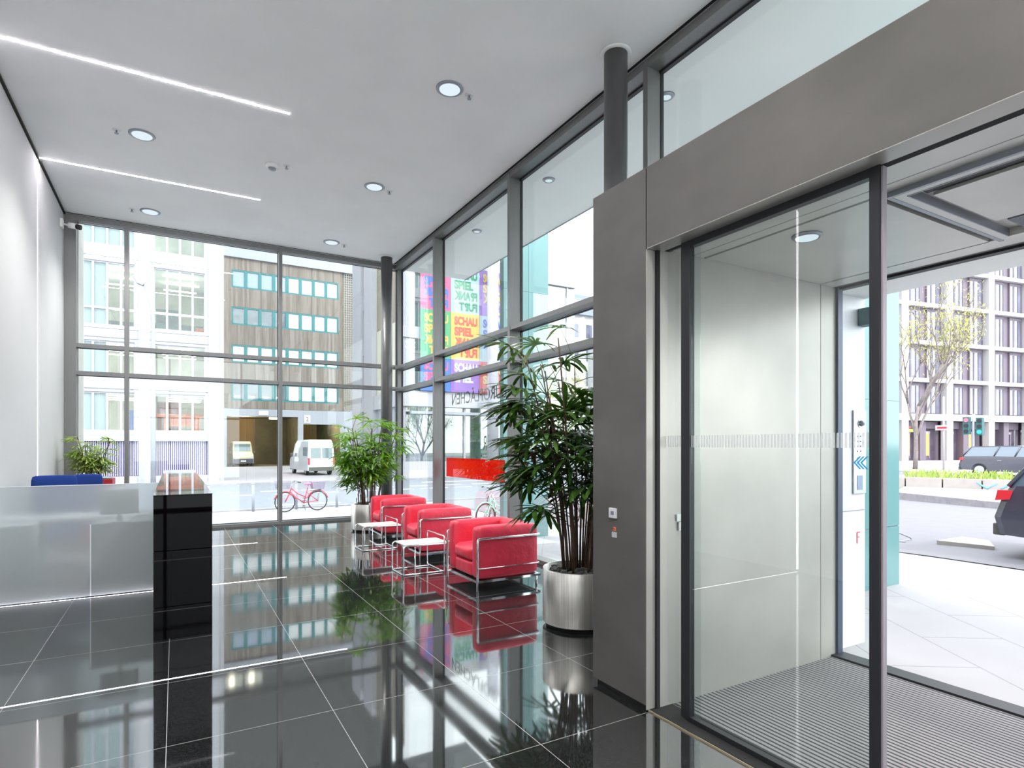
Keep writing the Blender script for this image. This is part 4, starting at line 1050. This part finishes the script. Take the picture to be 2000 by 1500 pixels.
for ci, (x0, lab) in enumerate(((15.14, 'pink, green and blue, leftmost, behind the mullion'), (17.5, 'pale blue, yellow and purple, middle'), (19.86, 'purple, pale blue and red, rightmost, behind the white column'))):
    yb = YBB-.5; W_ = 2.34
    t = thing('hanging_banner', (x0+1.17, yb, 5.4), 'tall theatre banner in stacked panels: ' + lab, 'banner', 'theatre banners')
    for ri, (bgc, fgc) in enumerate(cols[ci]):
        z1 = (14.7, 11.27, 7.82)[ri]; z0 = (11.27, 7.82, 5.42)[ri]
        p = bx('panel', BANNER[bgc], x0, x0+W_, yb, yb+.02, z0, z1, t)
        lm = MB(); lh = .66
        for li, (word, mir, fx, fw) in enumerate((('SCHAU', 0, .12, .80), ('SPIEL', 0, .12, .66), ('FRANK', 1, .12, .80), ('FURT', 1, .28, .64))):
            zt = z1-.25-li*.78
            if zt-lh < z0: continue
            add_text(lm, word, (x0+fx*W_, yb-.012, zt-lh), (1, 0, 0), fw*W_, lh, .055, bool(mir))
        lm.build('lettering', BANNER[fgc], p)

# distant blocks right of the turquoise pillar
t = thing('far_building', (44, 62, -.1), 'tall pale building with slate roof in the distance right of the turquoise pillar', 'building')
bx('wall', 'fwhite', 38, 52, 62, 70, -.8, 18.5, t); bx('roof', 'slate', 37.6, 52.4, 61.6, 70.4, 18.5, 21, t)
for xx in (40.2, 42.4, 44.6, 46.8, 49):
    for z in (3, 6.2, 9.4, 12.6, 15.6): bx('window', 'lavglass', xx, xx+.9, 61.93, 61.99, z, z+1.7, t)
t = thing('far_building', (50, 44, -.1), 'pale building with tall windows at the edge of the steel entrance wall', 'building')
bx('wall', 'fwhite', 39.5, 60, 44, 52, -.8, 13, t)
for xx in (40.2, 42.6, 45.0, 47.4, 49.8, 52.2):
    for z in (1, 4.5, 8.2): bx('window', 'lavglass', xx, xx+1.2, 43.93, 43.99, z, z+2.4, t)
t = thing('flag_mast', (17, 26.6, -.6), 'pale slender mast standing beyond the right glass wall', 'mast')
MB().cyl(17.0, 26.55, gz(17, 26.5), 13.5, .17, .15, 20).build('pole', 'wframe', t); MB().lathe(17, 26.55, [(.3, gz(17, 26)), (.3, gz(17, 26)+.1), (.2, gz(17, 26)+.15)], 20).build('base', 'wframe', t)

# ------------------------------------------------------------------ vehicles
def wheel(t, x, y, z, r, axis=(1, 0, 0), w=.2):
    ax = Vector(axis); p = Vector((x, y, z))
    o = MB().tube([p-ax*w/2, p-ax*w*.35, p+ax*w*.35, p+ax*w/2], r, 28).build('wheel', 'tyre', t, False)
    MB().tube([p-ax*(w/2+.005), p+ax*(w/2+.005)], r*.62, 20).build('hubcap', 'rim', o, False)
def van(loc, rz, label, paint, front=False):
    # nose towards +y in local space; rear at y=0
    t = thing('van', loc, label, 'van', None, rz)
    W_ = 1.0; Ln = 5.6
    prof = [(-.0, .35), (.0, 1.05), (.06, 1.9), (.16, 2.5), (.35, 2.68), (3.8, 2.66), (4.2, 2.5), (4.75, 1.55), (5.45, 1.2), (5.6, .95), (5.6, .35)]
    b = MB()
    secs = [(-1, .93, .0), (-.97, .985, .35), (1, 1, 1)]
    lv = []
    for sx, sc in ((-1.0, .94), (-.9, 1.0), (.9, 1.0), (1.0, .94)):
        ring = []
        for (y, z) in prof:
            zz = .35+(z-.35)*(sc if z > 1.2 else 1); xx = sx*W_*(1 if z < 1.3 else 1-.10*(z-1.3)/1.4)
            yy = y if sc == 1 else 2.8+(y-2.8)*.985
            ring.append(b.bm.verts.new((xx, yy, zz)))
        lv.append(ring)
    n = len(prof)
    for A, B in zip(lv, lv[1:]):
        for k in range(n): b.bm.faces.new((A[k], A[(k+1) % n], B[(k+1) % n], B[k])).smooth = False
    b.bm.faces.new(lv[0]); b.bm.faces.new(lv[-1][::-1])
    bmesh.ops.bevel(b.bm, geom=[e for e in b.bm.edges if e.is_manifold and e.calc_face_angle(0) > .5], offset=.05, segments=2, affect='EDGES')
    b.build('body', paint, t, False)
    for s in (-1, 1):
        bx('rear_window', 'vanglass', s*.42-.36, s*.42+.36, -.045, .06, 1.32, 2.02, t, 0, False) if False else MB().prism([(-.015, 1.3), (.03, 2.05), (.06, 2.05), (.02, 1.3)], 0, s*.42-.36, s*.42+.36).build('rear_window', 'vanglass', t, False)
        MB().prism([(.35, 1.45), (1.5, 1.45), (1.5, 2.1), (.42, 2.1)], 0, s*.975-.012, s*.975+.012).build('side_window', 'vanglass', t, False)
        bx('tail_lamp', 'tail', s*.93-.06, s*.93+.07, -.03, .12, .8, 1.3, t, .01, False)
        bx('headlamp', 'lamp', s*.8-.14, s*.8+.14, 5.5, 5.62, .85, 1.05, t, .01, False)
        MB().cushion(s*1.15-.09, s*1.15+.09, 4.3, 4.42, 1.35, 1.65, .03, 0, 4).build('mirror', 'grime', t, False)
        for y in (.95, 4.7): wheel(t, s*.86, y, .34, .34)
    bx('rear_bumper', 'grime', -.93, .93, -.08, .1, .33, .62, t, .02, False)
    bx('front_bumper', 'carpaint', -.96, .96, 5.5, 5.68, .3, .8, t, .02, False)
    MB().prism([(4.22, 2.36), (4.72, 1.60), (4.75, 1.62), (4.27, 2.38)], 0, -.8, .8).build('windscreen', 'vanglass', t, False)
    bx('number_plate', 'plastic', -.26, .26, 5.68, 5.695, .5, .62, t, 0, False)
    return t
v1 = van((9.55, 45.4, -.74), R(4), 'white panel van parked at the right garage bay, half behind the palm', 'vanwhite')
v2 = van((6.3, 74.0, -.72), R(180), 'cream delivery van facing out inside the dark garage bay', pbr('cream van paint', srgb(200, 190, 160), .3))

def car(loc, rz, label, paint, L=4.4):
    # side profile along local y (rear at y=0), width along x
    t = thing('car', loc, label, 'car', None, rz)
    low = [(0.0, .32), (-.06, .55), (.02, .80), (.12, .98), (L*.25, 1.0), (L*.72, .96), (L*.93, .82), (L, .62), (L, .30), (L*.5, .22)]
    b = MB(); lv = []
    for sx, k in ((-.90, .96), (-.84, 1), (.84, 1), (.90, .96)):
        lv.append([b.bm.verts.new((sx, L/2+(y-L/2)*k, z)) for y, z in low])
    n = len(low)
    for A, B in zip(lv, lv[1:]):
        for k in range(n): b.bm.faces.new((A[k], A[(k+1) % n], B[(k+1) % n], B[k]))
    b.bm.faces.new(lv[0]); b.bm.faces.new(lv[-1][::-1])
    bmesh.ops.bevel(b.bm, geom=[e for e in b.bm.edges if e.calc_face_angle(0) > .3], offset=.04, segments=2, affect='EDGES')
    b.build('body', paint, t, False)
    up = [(.10, .97), (.28, 1.36), (.55, 1.47), (L*.5, 1.50), (L*.60, 1.40), (L*.76, .96)]
    g = MB(); A = [g.bm.verts.new((-.84+.16*(z-.96)/.5, y, z)) for y, z in up]; B = [g.bm.verts.new((.84-.16*(z-.96)/.5, y, z)) for y, z in up]
    n = len(up)
    for k in range(n): g.bm.faces.new((A[k], A[(k+1) % n], B[(k+1) % n], B[k]))
    g.bm.faces.new(A); g.bm.faces.new(B[::-1]); g.build('glasshouse', 'carglass', t, False)
    rf = MB(); rf.prism([(.24, 1.35), (.54, 1.475), (L*.5, 1.512), (L*.60, 1.41), (L*.585, 1.395), (L*.5, 1.49), (.56, 1.455), (.28, 1.335)], 0, -.70, .70)
    for s in (-1, 1):
        for (ya, yb_) in ((.10, .30), (1.35, 1.42), (2.15, 2.22)):
            rf.tube([(s*.85, ya, .97), (s*.71, yb_ + .12, 1.46)], .03, 6)
    rf.build('roof', paint, t, False)
    for s in (-1, 1):
        MB().prism([(-.03, .78), (.0, .92), (.17, .92), (.13, .80)], 0, s*.86-.05, s*.86+.05).build('tail_lamp', 'tail', t, False)
        for y in (.80, L-.85): wheel(t, s*.80, y, .32, .32)
        MB().cushion(s*.98-.08, s*.98+.08, L*.66, L*.66+.1, .92, 1.06, .02, 0, 4).build('mirror', paint, t, False)
        bx('door_handle', 'rim', s*.905-.01, s*.905+.01, 1.5, 1.66, .78, .80, t, 0, False)
    bx('bumper', 'grime', -.82, .82, -.09, .05, .30, .46, t, .02, False)
    return t
car((10.55, 3.62, -.02), R(180), 'dark blue grey car parked at the right edge of the frame', 'carpaint')
car((35.3, 14.6, -.02), R(187), 'dark car driving past behind the flower bed', 'carpaint')

# ------------------------------------------------------------------ right street
drape('road', (9.0, 15.0, -20, 22.0, 5, 40, lambda u, v: (u+(max(v, 0)*.38+ .0)*max(0, (u-9.0)/6.0), v)), 'rightroad', .012, label='broad sunlit street outside the entrance', cat='road')
def slant(u, v): return (u+.36*(v-6)*.8, v)
drape('road', (27.5, 46, -20, 22, 6, 24, slant), 'rightroad', .012, label='far lanes of the street beyond the flower bed', cat='road')
def slab(name, pts, z0, z1, mat, label=None, cat=None, kind='structure'):
    m = MB(); m.prism(pts, 2, z0, z1); return tag(m.build(name, mat), label, cat, None, kind)
slab('kerb', [(18.9, 10.0), (16.2, 3.0), (14.5, -1.4), (15.0, -1.6), (16.8, 2.9), (19.5, 9.9)], -.35, .10, 'kerb', 'granite kerb of the middle island', 'kerb')
slab('traffic_island', [(19.5, 9.9), (16.8, 2.9), (15.0, -1.6), (22, -2), (24, 6), (24.5, 11.9)], -.35, .09, 'islandpave', 'pale raised island between the lanes', 'traffic island')
t = thing('flower_bed_wall', (22.5, 9, 0), 'low pale concrete block wall around the flower bed', 'wall')
A_ = Vector((21.0, 12.7, 0)); B_ = Vector((25.6, 1.2, 0)); dv = (B_-A_).normalized(); nv = Vector((dv.y, -dv.x, 0))
if nv.x > 0: nv = -nv
nb = 12; Lw = (B_-A_).length/nb
for k in range(nb):
    p = A_+dv*(k*Lw+.02); q = A_+dv*((k+1)*Lw-.02); m = MB()
    m.prism([(p.x, p.y), (q.x, q.y), ((q+nv*-.3).x, (q+nv*-.3).y), ((p+nv*-.3).x, (p+nv*-.3).y)], 2, -.3, .40)
    o = m.build('block', 'wallcon', t)
m = MB(); p = A_-nv*.3; q = B_-nv*.3
m.prism([(p.x, p.y), (q.x, q.y), ((q-nv*2.4).x, (q-nv*2.4).y), ((p-nv*2.4).x, (p-nv*2.4).y)], 2, -.3, .36)
m.build('soil', 'kerb', t)
gm = MB()
pp = A_+dv*4.0+nv*.004
for seg_ in (((0, .30), (.25, .12), (.5, .30)), ((.6, .12), (.8, .28), (1.05, .14)), ((1.3, .25), (1.6, .15), (1.9, .28))):
    gm.tube([pp+dv*a+Vector((0, 0, b)) for a, b in seg_], .03, 5)
gm.build('graffiti', 'graf', t)
rnd = random.Random(3); fb_ = MB()
for k in range(900):
    s_ = rnd.random(); w_ = rnd.random()
    p = A_+dv*(2.0+s_*7.8)-nv*(.45+w_*1.7); 
    if .52 < s_ < .60: continue
    hh = rnd.uniform(.12, .42)
    leaflet(fb_.bm, Vector((p.x, p.y, .35)), Vector((rnd.gauss(0, .3), rnd.gauss(0, .3), 1)), Vector((1, 0, 0)), hh, .06, .15, 2)
o = tag(fb_.build('flower_bed', 'green'), 'fresh green and yellow planting on the street island', 'flower bed', None, 'stuff')

# tree
def tree(x, y, z, H, label, seed, lean=(0, 0)):
    rnd = random.Random(seed); t = thing('street_tree', (x, y, z), label, 'tree')
    tr = MB(); lv = MB(); tips = []
    def grow(p, d, L, r, lev):
        pts = [p]; q = p.copy(); dd = d.copy()
        for k in range(4):
            dd = (dd+Vector((rnd.gauss(0, .08), rnd.gauss(0, .08), .05))).normalized(); q = q+dd*L/4; pts.append(q.copy())
        tr.tube(pts, r, 6 if lev < 2 else 4, r2=r*.6)
        if lev >= 3:
            for k in range(4):
                pp = pts[rnd.randint(1, 4)]+Vector((rnd.gauss(0, .22), rnd.gauss(0, .22), rnd.gauss(0, .15)))
                leaflet(lv.bm, pp, Vector((rnd.gauss(0, 1), rnd.gauss(0, 1), rnd.gauss(0, 1))), Vector((0, .1, 1)), rnd.uniform(.10, .22), .10, .2, 2)
        if lev < 5:
            for k in range(3 if lev else 5):
                a = rnd.uniform(0, 6.28); sp = rnd.uniform(.45, .85)
                nd = (dd+Vector((math.cos(a), math.sin(a), .3))*sp*.85+Vector((lean[0], lean[1], 0))).normalized()
                grow(pts[-1 if k == 0 else rnd.randint(2, 4)], nd, L*rnd.uniform(.62, .80), r*.58, lev+1)
    grow(Vector((x, y, z)), Vector((lean[0], lean[1], 1)), H*.30, .15, 0)
    tr.build('trunk', 'bark', t); lv.build('foliage', 'bud', t)
tree(39.9, 19.2, -.05, 13.5, 'street tree with bare branches and yellow green buds across the street', 4, (.07, -.05))
tree(19.7, 29.1, gz(19.7, 29.1), 8, 'small bare tree beyond the mast, seen above the near palm', 9)

# traffic light
t = thing('traffic_light', (37.6, 15.2, -.03), 'traffic light with red and green signals across the street', 'traffic light')
MB().cyl(37.6, 15.2, -.05, 3.2, .06, n=14).build('pole', 'galv', t)
for dx, dy, zz, lit in ((-.12, .25, 2.55, 'sigred'), (.15, -.25, 2.5, 'siggreen')):
    x_, y_ = 37.6+dx, 15.2+dy
    hd_ = MB().box(x_-.14, x_+.14, y_-.15, y_+.15, zz-.45, zz+.5, .03).build('signal_head', 'sigbody', t)
    for k in range(3):
        on = (lit == 'sigred' and k == 0) or (lit == 'siggreen' and k == 2)
        MB().tube([(x_-.14, y_-.02, zz+.33-k*.3), (x_-.19, y_-.03, zz+.33-k*.3)], .10, 16).build('lamp', lit if on else 'black', hd_)
t = thing('direction_sign', (41.0, 20.0, -.03), 'thin white sign post with a red white plate left of the traffic light', 'sign')
MB().cyl(39.6, 17.5, -.05, 4.4, .05, n=12).build('pole', 'fwhite', t); bx('plate', 'fwhite', 39.5, 39.56, 17.2, 17.9, 2.4, 2.7, t); bx('arrow', 'tail', 39.485, 39.5, 17.3, 17.8, 2.5, 2.6, t)
t = thing('bicycle_stand', (10.2, 5.1, -.03), 'low bent tube bicycle stand on the pavement beside the turquoise pillar', 'bicycle stand')
for k, yy in enumerate((5.05, 5.35)):
    z_ = gz(10, yy)
    MB().path([(9.7, yy+.3, z_+.34), (10.35, yy, z_+.05), (10.38, yy, z_+.015), (9.8, yy, z_+.015)], .012, .04).build('loop', 'galv', t)
MB().path([(10.0, 4.95, gz(10, 5)+.015), (10.0, 5.55, gz(10, 5)+.015)], .012).build('foot_bar', 'galv', t)
slab('kerb_stone', [(10.2, 4.6), (10.3, 3.9), (10.9, 4.2), (11.0, 4.6)], -.04, .035, 'wallcon', 'small sandy raised kerb wedge at the roadside', 'kerb stone', None)

# far grid facade (rotated root)
t = thing('grid_building', (64.1, 28.9, -.05), 'white stone grid building with lilac panels and shops across the street', 'building', None, R(-10.4))

def lb(name, mat, x0, x1, y0, y1, z0, z1, par=None): return bx(name, mat, x0, x1, y0, y1, z0, z1, par if par else t, 0, False)
px_ = [-16.9+6.1*k for k in range(9)]
q = MB()
for x in px_: q.box(x, x+.88, 0, .6, 0, 26)
q.build('stone_pillars', 'fwhite', t, False)
q = MB(); fl = (3.95, 7.75, 11.38, 15.02, 18.6, 22.2)
for k, z in enumerate(fl): q.box(px_[0], px_[-1]+.88, .02, .55, z-(.1 if k else 0), z+(.28 if k else .65))
q.build('stone_bands', 'fwhite', t, False)
lb('panel_wall', 'lav', px_[0], px_[-1], .62, .8, 4.2, 26)
wn = 0
for k, x in enumerate(px_[:-1]):
    if k > 5: continue
    for z0, z1 in zip(fl, fl[1:]):
        zb, zt = z0+.35, z1-.15
        if z0 == fl[0]: zb = z0+.75
        for a, b in ((x+1.15, x+2.95), (x+4.0, x+5.75)):
            w = lb('window', 'lavglass', a, b, .50, .6, zb, zt-.25)
            fr_ = MB(); fr_.box(a-.06, a, .46, .62, zb, zt); fr_.box(b, b+.06, .46, .62, zb, zt); fr_.box(a+.55, a+.62, .46, .52, zb, zt-.3); fr_.box(a, b, .46, .62, zt-.25, zt); fr_.box(b-.5, b-.44, .46, .52, zb, zt-.3)
            fr_.build('window_frame', 'lav', w, False)
            cu_ = MB(); cu_.box(a+.08, a+.38, .485, .498, zb, zt-.3); cu_.box(a+.8, a+1.05, .485, .498, zb+.2, zt-.3)
            cu_.build('curtain', 'fwhite', w, False)
    s0 = lb('shopfront', 'shopdark', x+.9, x+6.1, 1.2, 1.3, 0, 3.9)
    lb('shop_pier', 'lav', x+3.1, x+3.9, .5, 1.2, 0, 3.9)
    lb('shop_fascia', 'lav', x+.9, x+6.1, .9, 1.2, 3.2, 3.9)
    for a in ((x+1.0, x+2.6), (x+4.1, x+5.3)):
        if k in (1, 2, 3): lb('shop_glow', 'shop', a[0]+.1, a[1]-.1, 1.15, 1.2, .55, 2.7, s0)
        gq = MB()
        for j in range(3): gq.box(a[0]+.08+j*(a[1]-a[0]-.2)/2, a[0]+.14+j*(a[1]-a[0]-.2)/2, 1.1, 1.14, .3, 2.9)
        gq.box(a[0], a[1], 1.1, 1.14, 2.7, 2.95); gq.build('shop_frame', 'silver', s0, False)
lb('shop_sign', 'green', px_[2]+1.2, px_[2]+2.6, .8, .9, 2.85, 3.15); lb('shop_sign', 'tail', px_[2]+1.2, px_[2]+2.2, .8, .9, 3.2, 3.4)
lb('core', 'lav', px_[0], px_[-1], 1.4, 8, 0, 26)
lb('parapet', 'fwhite', px_[0], px_[-1]+.88, 0, 8, 25.8, 26.4)
far_pave = slab('far_pavement', [(44.5, 60), (34, 4), (34, -8), (110, -20), (110, 60)], -.02, .03, 'islandpave')

# ------------------------------------------------------------------ light
wd = bpy.data.worlds.new('sky'); S.world = wd; wd.use_nodes = True
nt = wd.node_tree; nt.nodes.clear()
wo = nt.nodes.new('ShaderNodeOutputWorld'); bg = nt.nodes.new('ShaderNodeBackground'); nt.links.new(bg.outputs[0], wo.inputs[0])
tc = nt.nodes.new('ShaderNodeTexCoord'); sp = nt.nodes.new('ShaderNodeSeparateXYZ'); nt.links.new(tc.outputs['Generated'], sp.inputs[0])
rp = nt.nodes.new('ShaderNodeValToRGB'); nt.links.new(sp.outputs['Z'], rp.inputs[0])
rp.color_ramp.elements[0].position = 0; rp.color_ramp.elements[0].color = (.96, .975, 1, 1)
rp.color_ramp.elements[1].position = .9; rp.color_ramp.elements[1].color = (.86, .93, 1, 1)
nt.links.new(rp.outputs[0], bg.inputs[0]); bg.inputs[1].default_value = 1.95
sn = bpy.data.lights.new('sun', 'SUN'); sn.energy = 1.0; sn.angle = R(6); sn.color = (1, .96, .9)
so = bpy.data.objects.new('sun', sn); C.objects.link(so)
so.rotation_euler = Vector((-.22, .72, -.66)).to_track_quat('-Z', 'Y').to_euler()
# lamps inside the downlights
for o in [o for o in S.objects if o.name.startswith('ceiling_downlight')]:
    big = o.location.z > 5
    l = bpy.data.lights.new('downlight_lamp', 'SPOT'); l.energy = 150 if big else 30; l.spot_size = R(120); l.spot_blend = .8; l.shadow_soft_size = .1; l.color = (1, .97, .93)
    lo = bpy.data.objects.new('downlight_lamp', l); C.objects.link(lo); lo.location = o.location+Vector((0, 0, -.06))

# ------------------------------------------------------------------ camera
cd = bpy.data.cameras.new('camera'); cam = bpy.data.objects.new('camera', cd); C.objects.link(cam)
cam.location = (0, 0, 1.5); cam.rotation_euler = (R(90), 0, R(-29.84))
cd.sensor_width = 36; cd.lens = 36*1147/2000; cd.shift_y = 120/2000; cd.clip_start = .05; cd.clip_end = 500
S.camera = cam
S.view_settings.view_transform = 'Standard'; S.view_settings.look = 'None'; S.view_settings.exposure = 1.22; S.view_settings.gamma = 1
S.view_settings.use_curve_mapping = False
S.cycles.use_denoising = True
S.cycles.max_bounces = 10; S.cycles.transparent_max_bounces = 24; S.cycles.glossy_bounces = 5; S.cycles.transmission_bounces = 6
S.cycles.sample_clamp_indirect = 6
S.cycles.caustics_reflective = False; S.cycles.caustics_refractive = False
